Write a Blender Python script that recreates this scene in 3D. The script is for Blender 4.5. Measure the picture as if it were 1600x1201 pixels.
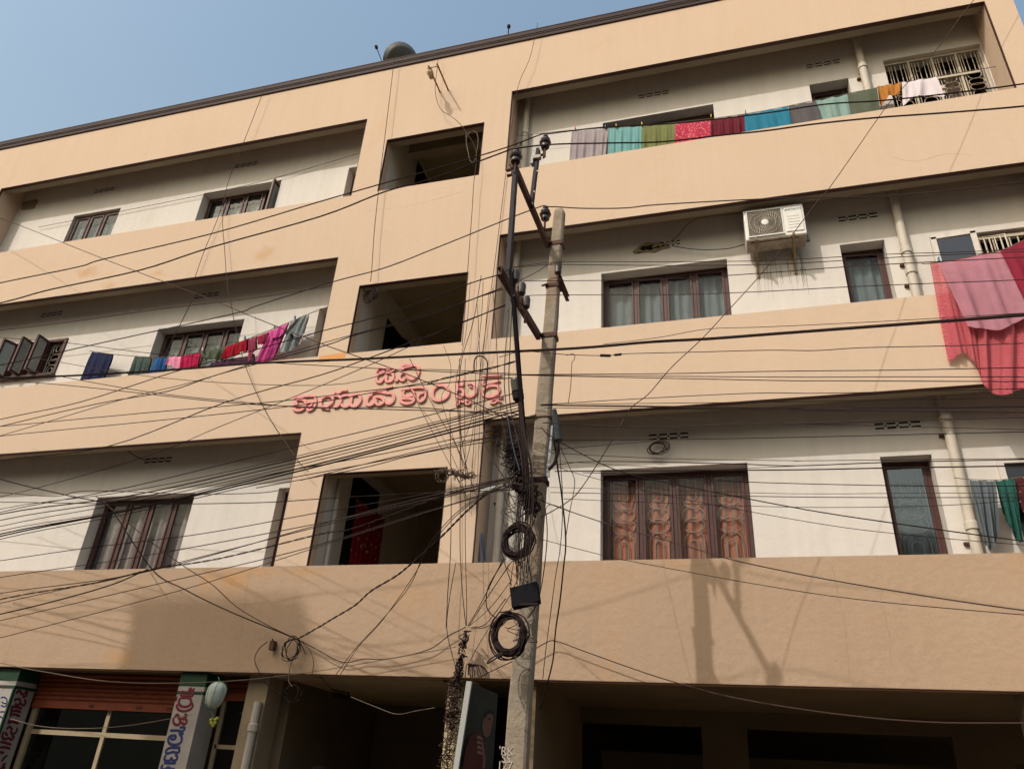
import bpy, math, random
from mathutils import Vector, Matrix
from math import sin, cos, pi, radians, atan2, asin, sqrt
random.seed(7)
scene = bpy.context.scene
COL = scene.collection
for o in list(bpy.data.objects): bpy.data.objects.remove(o)

# ------------------------------------------------------------------ camera
EYE = 1.65                                   # eye height; builders below work in metres relative to the eye
YAW, PITCH, ROLL, FPX = -0.30744616, 0.49518904, 0.06675918, 1182.64
def cam_axes():
    a, b, c = YAW, PITCH, ROLL
    f = Vector((sin(a)*cos(b), cos(a)*cos(b), sin(b)))
    r = Vector((cos(a), -sin(a), 0)); u = r.cross(f)
    return r*cos(c)+u*sin(c), -r*sin(c)+u*cos(c), f
CR, CU, CF = cam_axes()
cam = bpy.data.cameras.new('camera'); camo = bpy.data.objects.new('camera', cam); COL.objects.link(camo)
camo.matrix_world = Matrix(((CR.x, CU.x, -CF.x, 0), (CR.y, CU.y, -CF.y, 0), (CR.z, CU.z, -CF.z, EYE), (0, 0, 0, 1)))
cam.sensor_fit = 'HORIZONTAL'; cam.sensor_width = 36; cam.lens = 36*FPX/1600
cam.clip_start = .05; cam.clip_end = 2000
scene.camera = camo

# ------------------------------------------------------------------ sky, sun, exposure
SUN = Vector((0.535, 1.0, -1.08)).normalized()          # direction the light travels
EL = asin(-SUN.z); AZ = atan2(-SUN.x, -SUN.y)            # of the sun itself, from +Y towards +X
w = bpy.data.worlds.new('World'); scene.world = w; w.use_nodes = True
nt = w.node_tree; nt.nodes.clear()
sky = nt.nodes.new('ShaderNodeTexSky'); sky.sky_type = 'NISHITA'; sky.sun_disc = False
sky.sun_elevation = EL; sky.sun_rotation = AZ; sky.altitude = 50
sky.air_density = 2.5; sky.dust_density = 7.0; sky.ozone_density = 3.5
bg = nt.nodes.new('ShaderNodeBackground'); bg.inputs[1].default_value = 0.15
wo = nt.nodes.new('ShaderNodeOutputWorld')
nt.links.new(sky.outputs[0], bg.inputs[0]); nt.links.new(bg.outputs[0], wo.inputs[0])
sl = bpy.data.lights.new('sun', 'SUN'); sl.energy = 2.0; sl.angle = radians(.55); sl.color = (1, .95, .89)
so = bpy.data.objects.new('sun', sl); COL.objects.link(so); so.location = (-8, -14, 30)
so.rotation_euler = SUN.to_track_quat('-Z', 'Y').to_euler()
vs = scene.view_settings; vs.view_transform = 'Standard'; vs.look = 'None'; vs.exposure = 0.28; vs.gamma = 1
vs.use_curve_mapping = False

# ------------------------------------------------------------------ helpers
def ray(px, py):
    dx = (px-800)/FPX; dy = -(py-600.5)/FPX
    return CR*dx+CU*dy+CF
def at(px, py, y):                                       # the point at depth y seen at a pixel of the 1600 px photograph
    v = ray(px, py); return v*(y/v.y)
def pxr(wpx, p): return wpx*.5*p.length/FPX

ORG = {}
class MB:
    def __init__(s): s.v = []; s.f = []
    def add(s, vs, fs):
        n = len(s.v); s.v += [Vector(p) for p in vs]; s.f += [tuple(i+n for i in f) for f in fs]; return s
    def box(s, x0, x1, y0, y1, z0, z1):
        x0, x1 = min(x0, x1), max(x0, x1); y0, y1 = min(y0, y1), max(y0, y1); z0, z1 = min(z0, z1), max(z0, z1)
        return s.add([(x0,y0,z0),(x1,y0,z0),(x1,y1,z0),(x0,y1,z0),(x0,y0,z1),(x1,y0,z1),(x1,y1,z1),(x0,y1,z1)],
                     [(0,3,2,1),(4,5,6,7),(0,1,5,4),(1,2,6,5),(2,3,7,6),(3,0,4,7)])
    def bar(s, a, b, w, h, up=Vector((0,0,1))):            # box along a-b, w across, h along up
        a, b = Vector(a), Vector(b); d = (b-a).normalized(); up = Vector(up)
        r = d.cross(up)
        if r.length < 1e-5: r = d.cross(Vector((0,1,0)))
        r.normalize(); u = r.cross(d).normalized(); r = r*w/2; u = u*h/2
        return s.add([a-r-u, a+r-u, b+r-u, b-r-u, a-r+u, a+r+u, b+r+u, b-r+u],
                     [(0,3,2,1),(4,5,6,7),(0,1,5,4),(1,2,6,5),(2,3,7,6),(3,0,4,7)])
    def tube(s, pts, r, n=6, ell=None, closed=False):      # r number or list; ell = (axis, factor) flattens
        pts = [Vector(p) for p in pts]; m = len(pts)
        if m < 2: return s
        rs = r if isinstance(r, (list, tuple)) else [r]*m
        n0 = len(s.v); prev = None
        for i, p in enumerate(pts):
            if closed: d = pts[(i+1) % m]-pts[i-1]
            else: d = pts[min(i+1, m-1)]-pts[max(i-1, 0)]
            if d.length < 1e-9: d = Vector((1,0,0))
            d.normalize()
            if prev is None:
                a = d.cross(Vector((0,1,0)))
                if a.length < .1: a = d.cross(Vector((0,0,1)))
            else:
                a = prev-d*prev.dot(d)
                if a.length < 1e-6: a = d.cross(Vector((0,0,1)))
            a.normalize(); prev = a; b = d.cross(a)
            for k in range(n):
                t = 2*pi*k/n; o = (a*cos(t)+b*sin(t))*rs[i]
                if ell: o = o-ell[0]*o.dot(ell[0])*(1-ell[1])
                s.v.append(p+o)
        L = m if closed else m-1
        for i in range(L):
            for k in range(n):
                a0 = n0+i*n+k; a1 = n0+i*n+(k+1) % n; j = (i+1) % m
                b0 = n0+j*n+k; b1 = n0+j*n+(k+1) % n
                s.f.append((a0, a1, b1, b0))
        if not closed:
            s.f.append(tuple(n0+k for k in reversed(range(n)))); s.f.append(tuple(n0+(m-1)*n+k for k in range(n)))
        return s
    def lathe(s, c, prof, ax=Vector((0,0,1)), n=16, cap=True):  # prof [(r, h)]
        c = Vector(c); ax = Vector(ax).normalized(); a = ax.orthogonal().normalized(); b = ax.cross(a); n0 = len(s.v)
        for r, h in prof:
            for k in range(n):
                t = 2*pi*k/n; s.v.append(c+ax*h+(a*cos(t)+b*sin(t))*r)
        for i in range(len(prof)-1):
            for k in range(n):
                s.f.append((n0+i*n+k, n0+i*n+(k+1)%n, n0+(i+1)*n+(k+1)%n, n0+(i+1)*n+k))
        if cap:
            s.f.append(tuple(n0+k for k in reversed(range(n)))); s.f.append(tuple(n0+(len(prof)-1)*n+k for k in range(n)))
        return s
def empty(name, p, label=None, cat=None, group=None, kind=None):
    o = bpy.data.objects.new(name, None); COL.objects.link(o); p = Vector(p)
    o.location = (p.x, p.y, p.z+EYE); ORG[o.name] = p; o.empty_display_size = .2
    tag(o, label, cat, group, kind); return o
def tag(o, label=None, cat=None, group=None, kind=None):
    if label: o['label'] = label
    if cat: o['category'] = cat
    if group: o['group'] = group
    if kind: o['kind'] = kind
    return o
def obj(name, mb, mat, parent=None, label=None, cat=None, group=None, kind=None, smooth=False, bev=0):
    me = bpy.data.meshes.new(name)
    if parent is not None: org = ORG[parent.name]
    else:
        xs = [v.x for v in mb.v]; ys = [v.y for v in mb.v]; zs = [v.z for v in mb.v]
        org = Vector(((min(xs)+max(xs))/2, (min(ys)+max(ys))/2, min(zs)))
    me.from_pydata([tuple(v-org) for v in mb.v], [], mb.f); me.update()
    if smooth:
        for p in me.polygons: p.use_smooth = True
    me.materials.append(mat)
    o = bpy.data.objects.new(name, me); COL.objects.link(o)
    if parent is not None: o.parent = parent
    else: o.location = (org.x, org.y, org.z+EYE)
    ORG[o.name] = org
    if bev:
        b = o.modifiers.new('bevel', 'BEVEL'); b.width = bev; b.segments = 2; b.limit_method = 'ANGLE'
    return tag(o, label, cat, group, kind)
def clone(o, parent, shift):                              # a copy sharing mesh data, moved by shift
    c = o.copy(); COL.objects.link(c); c.parent = parent
    c.location = Vector(o.location)+Vector(shift); ORG[c.name] = ORG[o.name]+Vector(shift)
    return c
def cr(pts, k=6):                                         # Catmull-Rom through points
    P = [Vector(p) for p in pts]
    if len(P) < 3: 
        return [P[0].lerp(P[-1], i/k) for i in range(k+1)]
    out = []
    for i in range(len(P)-1):
        a = P[i-1] if i else P[0]*2-P[1]; b = P[i]; c = P[i+1]; d = P[i+2] if i+2 < len(P) else P[-1]*2-P[-2]
        for j in range(k):
            t = j/k
            out.append(.5*((2*b)+(c-a)*t+(2*a-5*b+4*c-d)*t*t+(3*b-a-3*c+d)*t**3))
    out.append(P[-1]); return out

# ------------------------------------------------------------------ materials
def mat(name, col, rough=.85, spec=.3, metal=0, noise=.0, nscale=3., bump=0., bscale=60., col2=None, stain=None, sheen=0, alpha=1, fine=0., streak=0., spots=None):
    m = bpy.data.materials.new(name); m.use_nodes = True; t = m.node_tree; N = t.nodes; L = t.links
    b = N['Principled BSDF']; b.inputs['Roughness'].default_value = rough; b.inputs['Metallic'].default_value = metal
    b.inputs['Specular IOR Level'].default_value = spec; b.inputs['Base Color'].default_value = (*col, 1)
    if sheen: b.inputs['Sheen Weight'].default_value = sheen
    if noise or stain or bump or fine:
        g = N.new('ShaderNodeNewGeometry'); src = None
        if noise:
            n1 = N.new('ShaderNodeTexNoise'); n1.inputs['Scale'].default_value = nscale; n1.inputs['Detail'].default_value = 8
            n1.inputs['Roughness'].default_value = .62
            L.new(g.outputs['Position'], n1.inputs['Vector'])
            r = N.new('ShaderNodeMapRange'); r.inputs[1].default_value = .3; r.inputs[2].default_value = .7
            L.new(n1.outputs[0], r.inputs[0])
            mx = N.new('ShaderNodeMix'); mx.data_type = 'RGBA'
            c2 = col2 or tuple(c*(1-noise) for c in col)
            mx.inputs[6].default_value = (*col, 1); mx.inputs[7].default_value = (*c2, 1)
            L.new(r.outputs[0], mx.inputs[0]); src = mx.outputs[2]
        if fine:
            n3 = N.new('ShaderNodeTexNoise'); n3.inputs['Scale'].default_value = 38; n3.inputs['Detail'].default_value = 6
            L.new(g.outputs['Position'], n3.inputs['Vector'])
            r3 = N.new('ShaderNodeMapRange'); r3.inputs[1].default_value = .3; r3.inputs[2].default_value = .7
            r3.inputs[3].default_value = 1-fine; r3.inputs[4].default_value = 1+fine*.4; L.new(n3.outputs[0], r3.inputs[0])
            m3 = N.new('ShaderNodeVectorMath'); m3.operation = 'SCALE'
            if src: L.new(src, m3.inputs[0])
            else: m3.inputs[0].default_value = col
            L.new(r3.outputs[0], m3.inputs['Scale']); src = m3.outputs[0]
        if stain:                                         # (colour, scale, low, high, strength, stretch)
            sc, ss, lo, hi, st, zz = stain
            mp = N.new('ShaderNodeMapping'); mp.inputs['Scale'].default_value = (1, 1, zz)
            L.new(g.outputs['Position'], mp.inputs[0])
            n2 = N.new('ShaderNodeTexNoise'); n2.inputs['Scale'].default_value = ss; n2.inputs['Detail'].default_value = 9
            n2.inputs['Roughness'].default_value = .7; L.new(mp.outputs[0], n2.inputs['Vector'])
            r2 = N.new('ShaderNodeMapRange'); r2.inputs[1].default_value = lo; r2.inputs[2].default_value = hi
            r2.inputs[4].default_value = st; L.new(n2.outputs[0], r2.inputs[0])
            m2 = N.new('ShaderNodeMix'); m2.data_type = 'RGBA'; m2.inputs[7].default_value = (*sc, 1)
            if src: L.new(src, m2.inputs[6])
            else: m2.inputs[6].default_value = (*col, 1)
            L.new(r2.outputs[0], m2.inputs[0]); src = m2.outputs[2]
        for (sx_, sz_, rx_, rz_, st_) in (spots or ()):      # water stains with a place of their own
            mp5 = N.new('ShaderNodeMapping'); mp5.vector_type = 'TEXTURE'; mp5.inputs['Location'].default_value = (sx_, 9, sz_+EYE); mp5.inputs['Scale'].default_value = (rx_, 5, rz_)
            L.new(g.outputs['Position'], mp5.inputs[0]); ln5 = N.new('ShaderNodeVectorMath'); ln5.operation = 'LENGTH'; L.new(mp5.outputs[0], ln5.inputs[0])
            n5 = N.new('ShaderNodeTexNoise'); n5.inputs['Scale'].default_value = 7; n5.inputs['Detail'].default_value = 8; L.new(g.outputs['Position'], n5.inputs['Vector'])
            a5 = N.new('ShaderNodeMath'); a5.operation = 'MULTIPLY_ADD'; a5.inputs[1].default_value = 1.6; L.new(n5.outputs[0], a5.inputs[0]); L.new(ln5.outputs['Value'], a5.inputs[2])
            r5 = N.new('ShaderNodeMapRange'); r5.inputs[1].default_value = 1.0; r5.inputs[2].default_value = 1.75; r5.inputs[3].default_value = st_; r5.inputs[4].default_value = 0; L.new(a5.outputs[0], r5.inputs[0])
            m5 = N.new('ShaderNodeMix'); m5.data_type = 'RGBA'; m5.inputs[7].default_value = (.46, .25, .10, 1)
            if src: L.new(src, m5.inputs[6])
            L.new(r5.outputs[0], m5.inputs[0]); src = m5.outputs[2]
        if streak:
            mp4 = N.new('ShaderNodeMapping'); mp4.inputs['Scale'].default_value = (5, 5, .3); L.new(g.outputs['Position'], mp4.inputs[0])
            n4 = N.new('ShaderNodeTexNoise'); n4.inputs['Scale'].default_value = 1.6; n4.inputs['Detail'].default_value = 7; L.new(mp4.outputs[0], n4.inputs['Vector'])
            r4 = N.new('ShaderNodeMapRange'); r4.inputs[1].default_value = .35; r4.inputs[2].default_value = .75; r4.inputs[3].default_value = 1.02; r4.inputs[4].default_value = 1-streak
            L.new(n4.outputs[0], r4.inputs[0]); m4 = N.new('ShaderNodeVectorMath'); m4.operation = 'SCALE'
            if src: L.new(src, m4.inputs[0])
            else: m4.inputs[0].default_value = col
            L.new(r4.outputs[0], m4.inputs['Scale']); src = m4.outputs[0]
        if src: L.new(src, b.inputs['Base Color'])
        if bump:
            nb = N.new('ShaderNodeTexNoise'); nb.inputs['Scale'].default_value = bscale; nb.inputs['Detail'].default_value = 6
            L.new(g.outputs['Position'], nb.inputs['Vector'])
            bp = N.new('ShaderNodeBump'); bp.inputs['Strength'].default_value = bump; bp.inputs['Distance'].default_value = .02
            L.new(nb.outputs[0], bp.inputs['Height']); L.new(bp.outputs[0], b.inputs['Normal'])
    return m
def glassmat(name, tint, k=.5, rough=.04):
    m = bpy.data.materials.new(name); m.use_nodes = True; t = m.node_tree; N = t.nodes; L = t.links; N.clear()
    tr = N.new('ShaderNodeBsdfTransparent'); tr.inputs[0].default_value = (*tint, 1)
    gl = N.new('ShaderNodeBsdfGlossy'); gl.inputs['Roughness'].default_value = rough; gl.inputs[0].default_value = (.9, .93, .95, 1)
    lw = N.new('ShaderNodeLayerWeight'); lw.inputs[0].default_value = .5; fr = N.new('ShaderNodeMath'); fr.operation = 'POWER'; fr.inputs[1].default_value = 4.5; L.new(lw.outputs['Facing'], fr.inputs[0])
    ad = N.new('ShaderNodeMath'); ad.operation = 'MULTIPLY_ADD'; ad.inputs[1].default_value = .7; ad.inputs[2].default_value = k+.03
    mx = N.new('ShaderNodeMixShader'); out = N.new('ShaderNodeOutputMaterial')
    L.new(fr.outputs[0], ad.inputs[0]); L.new(ad.outputs[0], mx.inputs[0]); L.new(tr.outputs[0], mx.inputs[1]); L.new(gl.outputs[0], mx.inputs[2])
    L.new(mx.outputs[0], out.inputs[0]); return m
def sheer(name, col, alpha):
    m = mat(name, col, .9, .1); t = m.node_tree; N = t.nodes; L = t.links
    b = N['Principled BSDF']; tr = N.new('ShaderNodeBsdfTransparent'); mx = N.new('ShaderNodeMixShader'); mx.inputs[0].default_value = alpha
    L.new(tr.outputs[0], mx.inputs[1]); L.new(b.outputs[0], mx.inputs[2]); L.new(mx.outputs[0], N['Material Output'].inputs[0]); return m
def pattern(name, c1, c2, kind='voronoi', scale=30, th=.35, sheen=0, alpha=1):
    m = mat(name, c1, .9, .1); t = m.node_tree; N = t.nodes; L = t.links; b = N['Principled BSDF']
    g = N.new('ShaderNodeNewGeometry')
    if kind == 'wave':
        v = N.new('ShaderNodeTexWave'); v.inputs['Scale'].default_value = scale; v.inputs['Distortion'].default_value = 6; v.bands_direction = 'DIAGONAL'
        o = v.outputs[1]
    elif kind == 'stripe':
        v = N.new('ShaderNodeTexWave'); v.inputs['Scale'].default_value = scale; v.inputs['Distortion'].default_value = 1.5; v.bands_direction = 'X'
        o = v.outputs[1]
    else:
        v = N.new('ShaderNodeTexVoronoi'); v.inputs['Scale'].default_value = scale; o = v.outputs['Distance']
    L.new(g.outputs['Position'], v.inputs['Vector'])
    r = N.new('ShaderNodeMapRange'); r.inputs[1].default_value = th-.06; r.inputs[2].default_value = th+.06; L.new(o, r.inputs[0])
    mx = N.new('ShaderNodeMix'); mx.data_type = 'RGBA'; mx.inputs[6].default_value = (*c2, 1); mx.inputs[7].default_value = (*c1, 1)
    L.new(r.outputs[0], mx.inputs[0]); L.new(mx.outputs[2], b.inputs['Base Color'])
    return m
SP = []
for (px5, py5, rx5, rz5, st5) in ((137, 425, .35, .18, .55), (172, 447, .2, .12, .4), (245, 427, .25, .12, .35), (412, 397, .3, .22, .45), (362, 908, .35, .22, .7), (405, 893, .4, .12, .45), (325, 905, .2, .25, .4), (185, 1028, .35, .15, .5), (480, 893, .5, .08, .4), (1055, 880, .25, .1, .25), (1340, 640, .3, .2, .2), (640, 930, .5, .3, .2)):
    p5 = at(px5, py5, 9.0); SP.append((p5.x, p5.z, rx5, rz5, st5))
PEACH = mat('peach_paint', (.565, .43, .325), .9, .15, noise=1, nscale=.55, col2=(.545, .41, .305), bump=.25, bscale=9, fine=.03, streak=.018,
            stain=((.50, .29, .12), 1.3, .60, .78, .30, .6), spots=SP)
PEACH2 = mat('darker_stained_peach', (.415, .297, .207), .92, .12, noise=1, nscale=.7, col2=(.39, .275, .19), streak=.03, bump=.4, bscale=12, fine=.06,
            stain=((.44, .22, .085), .9, .58, .76, .40, .6), spots=SP)  # darker overall than the peach above, with stronger orange stains
CREAM = mat('cream_paint', (.62, .585, .55), .9, .15, noise=1, nscale=.8, col2=(.59, .55, .51), bump=.3, bscale=9, fine=.03, streak=.05, stain=((.40, .33, .25), 1.6, .58, .80, .28, .35))
CEIL = mat('ceiling_plaster', (.66, .50, .32), .92, .1, noise=1, nscale=.9, col2=(.58, .43, .26), bump=.2, bscale=14)
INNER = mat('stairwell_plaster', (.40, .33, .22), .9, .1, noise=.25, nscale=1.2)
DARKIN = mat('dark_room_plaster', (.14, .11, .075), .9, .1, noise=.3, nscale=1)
BROWN = mat('maroon_trim_paint', (.095, .042, .03), .6, .3, noise=.3, nscale=4)
COPING = mat('dark_brown_coping', (.034, .015, .013), .7, .25, noise=.35, nscale=2, bump=.3, bscale=20)
COPLINE = mat('light_brown_coping', (.10, .065, .06), .7, .25, noise=.3, nscale=3)  # lighter brown for the thin lines along the coping
WOOD = mat('maroon_window_wood', (.070, .027, .024), .5, .35, noise=.35, nscale=9)
GLASS = glassmat('window_glass', (.95, .97, .97), -.02)
GLASSB = glassmat('blue_window_glass', (.70, .76, .80), .05, .06)
DGLASS = glassmat('shop_glass', (.60, .62, .63), .01)
FROST = mat('frosted_pane', (.40, .43, .41), .25, .5, noise=.2, nscale=3)
CUR_OR = pattern('orange_curtain', (.36, .135, .085), (.24, .145, .12), 'stripe', 3.2, .4)
CUR_GR = mat('grey_curtain', (.22, .245, .24), .9, .1, noise=.2, nscale=6)
CUR_PK = pattern('pinkish_grey_curtain', (.30, .24, .225), (.24, .205, .19), 'stripe', 2.5, .5)
CUR_BL = mat('blue_grey_curtain', (.16, .18, .19), .9, .1, noise=.2, nscale=6)
GRM = mat('muted_grille_iron', (.30, .22, .19), .7, .2)
CUR_DK = mat('dark_grey_curtain', (.13, .125, .115), .9, .1, noise=.3, nscale=5)
IRON = mat('cream_painted_iron', (.55, .48, .38), .55, .35, noise=.3, nscale=14)
IRONW = mat('white_painted_iron', (.62, .57, .52), .55, .35, noise=.15, nscale=14)
PIPE = mat('cream_pvc_pipe', (.52, .47, .40), .5, .35, noise=.2, nscale=4)
PIPEB = mat('grey_pvc_pipe', (.45, .42, .36), .5, .35, noise=.2, nscale=4)
STEEL = mat('painted_black_steel', (.032, .026, .034), .7, .2, noise=.3, nscale=8)
RUST = mat('rusty_steel', (.10, .045, .030), .75, .25, noise=.45, nscale=14, bump=.4, bscale=60)
PORC = mat('brown_porcelain', (.035, .018, .016), .22, .6)
CABLE = mat('black_cable', (.028, .019, .019), .9, .08)
CABLEB = mat('brown_dusty_wire', (.07, .045, .038), .9, .1)
CABLEW = mat('pale_wire', (.15, .115, .085), .6, .3)
CABLEBL = mat('blue_cable', (.03, .05, .08), .5, .4)
CONC = mat('weathered_pole_concrete', (.32, .265, .205), .95, .1, noise=.4, nscale=4, bump=.5, bscale=26, fine=.14,
           stain=((.22, .12, .07), 3.2, .53, .70, .7, .25))
ACW = mat('white_ac_casing', (.68, .66, .62), .5, .35, noise=.12, nscale=8)
ACD = mat('grimy_ac_underside', (.45, .38, .30), .7, .2, noise=.5, nscale=12)
ACG = mat('ac_dark_coil', (.16, .135, .11), .7, .2, noise=.3, nscale=20)
PINK = mat('pink_letter_paint', (.74, .33, .31), .7, .2, noise=.18, nscale=8)
BARE = mat('bare_grey_plaster', (.30, .23, .15), .95, .1, noise=.3, nscale=12, bump=.6, bscale=60)
HOLE = mat('dark_hole', (.015, .012, .01), .9, .05)
GREY = mat('grey_plastic', (.10, .11, .12), .5, .4)
SHUT = mat('red_oxide_shutter', (.24, .055, .025), .6, .3, noise=.3, nscale=6)
SHOPW = mat('shop_column_white', (.36, .33, .31), .8, .2, noise=.2, nscale=4)
GREEN = mat('green_column_paint', (.010, .045, .022), .6, .3, noise=.3, nscale=6)
BEIGE = mat('beige_aluminium_frame', (.38, .30, .20), .5, .35, noise=.2, nscale=8)
INKR = mat('maroon_lettering', (.13, .018, .03), .7, .2)
INKB = mat('navy_lettering', (.025, .035, .12), .7, .2)
ROAD = mat('street_asphalt', (.055, .052, .05), .95, .1, noise=.3, nscale=2, bump=.5, bscale=40)
GROUND = mat('dusty_ground', (.20, .15, .10), .95, .1, noise=.3, nscale=.5, bump=.4, bscale=20)
OPP = mat('opposite_building_paint', (.50, .42, .32), .9, .1, noise=.2, nscale=.6)
PATCH = mat('grey_repair_patch', (.52, .40, .33), .9, .1)

# ------------------------------------------------------------------ ground and the far side of the street
def ztop(z): return z
obj('ground', MB().box(-220, 220, -220, 220, -1.85, -1.75), GROUND, kind='structure')
obj('road', MB().box(-120, 120, -4.4, 6.3, -1.75, -1.70), ROAD, kind='structure')
obj('pavement', MB().box(-60, 40, 6.9, 9.0, -1.75, -1.65), GROUND, kind='structure')
ob = empty('opposite_building', (-16, -22, -1.75), 'long plain block across the street behind the viewer', 'building')
obj('wall', MB().box(-60, 4, -34, -22, -1.75, 14.0), OPP, ob)

wf = obj('window', MB().box(-32, -30.4, -22.0, -21.96, -.2, 1.2), GREY, ob)
for i in range(9):
    for k in range(5):
        if i or k: clone(wf, ob, (i*3.9, 0, k*2.9))
ot = empty('stair_tower', (-15.45, -8, -1.75), 'narrow tower behind the viewer whose shadow falls on the left of the lowest band', 'tower')
obj('shaft', MB().box(-16.75, -14.2, -9, -7.02, -1.75, 19.25), OPP, ot)
obj('tower_cap', MB().box(-16.85, -14.1, -9.1, -6.92, 19.25, 19.35), CREAM, ot)
ob2 = empty('opposite_house', (20, -26, -1.75), 'lower cream house across the street behind the viewer', 'building')
obj('wall', MB().box(6, 70, -36, -23, -1.75, 12.5), OPP, ob2)
obj('parapet', MB().box(5.9, 70.1, -23.2, -22.9, 12.5, 13.2), CREAM, ob2)

# ------------------------------------------------------------------ the apartment building
B = empty('apartment_building', (-5.5, 9, -1.65), 'four storey peach and cream apartment block with long recessed balcony bands', 'building')
def wall_holes(x0, x1, z0, z1, y0, y1, holes, extra_x=(), extra_z=()):
    xs = sorted(set([x0, x1]+[h[0] for h in holes]+[h[1] for h in holes]+list(extra_x)))
    zs = sorted(set([z0, z1]+[h[2] for h in holes]+[h[3] for h in holes]+list(extra_z)))
    xs = [x for x in xs if x0 <= x <= x1]; zs = [z for z in zs if z0 <= z <= z1]
    mb = MB(); idx = {}
    def V(i, j, s):
        k = (i, j, s)
        if k not in idx: idx[k] = len(mb.v); mb.v.append(Vector((xs[i], y1 if s else y0, zs[j])))
        return idx[k]
    def solid(i, j):
        if i < 0 or j < 0 or i >= len(xs)-1 or j >= len(zs)-1: return False
        cx = (xs[i]+xs[i+1])/2; cz = (zs[j]+zs[j+1])/2
        return not any(h[0] < cx < h[1] and h[2] < cz < h[3] for h in holes)
    for i in range(len(xs)-1):
        for j in range(len(zs)-1):
            if not solid(i, j): continue
            mb.f.append((V(i,j,0), V(i+1,j,0), V(i+1,j+1,0), V(i,j+1,0)))
            mb.f.append((V(i,j,1), V(i,j+1,1), V(i+1,j+1,1), V(i+1,j,1)))
            if not solid(i-1, j): mb.f.append((V(i,j,0), V(i,j+1,0), V(i,j+1,1), V(i,j,1)))
            if not solid(i+1, j): mb.f.append((V(i+1,j,0), V(i+1,j,1), V(i+1,j+1,1), V(i+1,j+1,0)))
            if not solid(i, j-1): mb.f.append((V(i,j,0), V(i,j,1), V(i+1,j,1), V(i+1,j,0)))
            if not solid(i, j+1): mb.f.append((V(i,j+1,0), V(i+1,j+1,0), V(i+1,j+1,1), V(i,j+1,1)))
    return mb
XL0, XL1, XC0, XC1, XR0, XR1 = -15.08, -6.11, -5.60, -3.70, -3.23, 4.37
FL = [(9.25, 11.18, 10.51), (5.90, 7.866, 7.20), (2.556, 4.575, 3.89)]     # parapet top, lintel, stair opening top
holes = []
for a, b, c in FL: holes += [(XL0, XL1, a, b), (XC0, XC1, a, c), (XR0, XR1, a, b)]
FX0, FX1, FZ0, FZ1 = -16.3, 4.74, 1.18, 12.5
obj('front_wall', wall_holes(FX0, FX1, 2.556, FZ1, 9.0, 9.2, holes), PEACH, B)
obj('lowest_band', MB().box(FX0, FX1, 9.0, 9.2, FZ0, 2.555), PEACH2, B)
# painted maroon edges of every opening
for a, b, c in FL:
    for (x0, x1, zt) in ((XL0, XL1, b), (XC0, XC1, c), (XR0, XR1, b)):
        t = MB(); t.box(x0+.004, x1-.004, 8.997, 9.075, zt-.004, zt+.002)
        t.box(x0-.002, x0+.004, 8.997, 9.05, a, zt-.005); t.box(x1-.004, x1+.002, 8.997, 9.05, a, zt-.005)
        obj('opening_edge', t, BROWN, B)
SOF2 = mat('grey_brown_beam_underside', (.34, .285, .21), .95, .05, noise=.25, nscale=1.1)  # grey-brown for a thin board under each beam, darker than the wall peach
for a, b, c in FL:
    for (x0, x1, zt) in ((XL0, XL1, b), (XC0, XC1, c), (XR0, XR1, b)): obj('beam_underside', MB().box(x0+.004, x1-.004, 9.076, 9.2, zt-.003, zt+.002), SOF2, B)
obj('opening_edge', MB().box(FX0, FX1, 8.997, 9.05, FZ0-.005, FZ0+.002), BROWN, B)
# coping: two brown ledges
obj('coping', MB().box(FX0-.05, FX1+.05, 8.972, 9.35, 12.5, 12.59).box(FX0-.09, FX1+.09, 8.950, 9.4, 12.61, 12.715), COPING, B, bev=.012)
obj('coping_line', MB().box(FX0-.06, FX1+.06, 8.962, 9.37, 12.591, 12.609).box(FX0-.1, FX1+.1, 8.945, 9.41, 12.716, 12.73), COPLINE, B)
obj('side_wall', MB().box(FX0, FX0+.2, 9.2, 19, -1.65, 12.5).box(FX1-.2, FX1, 9.2, 19, 1.18, 12.5).box(FX0, FX1, 19, 19.2, -1.65, 12.5), PEACH, B)
obj('roof_slab', MB().box(FX0+.2, FX1-.2, 9.2, 19, 11.75, 11.95), CEIL, B)
# recessed wall with window holes
YW, YF = 9.53, 9.73
Z = [7.2+3.33, 7.22, 3.93]                                 # window heads, top floor first
WIN = []                                                   # (floor, x0, x1, z0, z1)
def rec(x0, x1, hs, name='recessed_wall'):
    for fi in range(3):
        zt = FL[fi][1]+.62; zb = FL[fi][0]-.9
        obj(name, wall_holes(x0, x1, zb, zt, YW, YW+.25, [h[1:] for h in hs if h[0] == fi]), CREAM, B)
LH = [(0, -13.29, -12.05, 9.3, 10.525), (0, -9.97, -8.14, 9.3, 10.53), (0, -6.65, -6.2, 9.2, 10.54),
      (1, -13.33, -12.06, 6.44, 7.24), (1, -9.98, -8.13, 5.9, 7.205), (1, -6.63, -6.2, 5.8, 7.235),
      (2, -10.07, -8.17, 2.6, 3.915), (2, -6.66, -6.2, 2.5, 3.92)]
RH = [(0, -1.66, .24, 9.3, 10.56), (0, 1.79, 2.39, 9.3, 10.62), (0, 2.95, 4.36, 8.6, 10.88),
      (1, -1.68, .22, 5.9, 7.255), (1, 1.80, 2.39, 5.9, 7.26), (1, 3.1, 4.36, 5.4, 7.19),
      (2, -1.68, .235, 2.6, 3.95), (2, 1.81, 2.385, 2.5, 3.94), (2, 3.05, 4.2, 2.0, 3.83)]
rec(XL0-.2, XL1+.16, LH); rec(XR0-.16, XR1+.17, RH)
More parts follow.
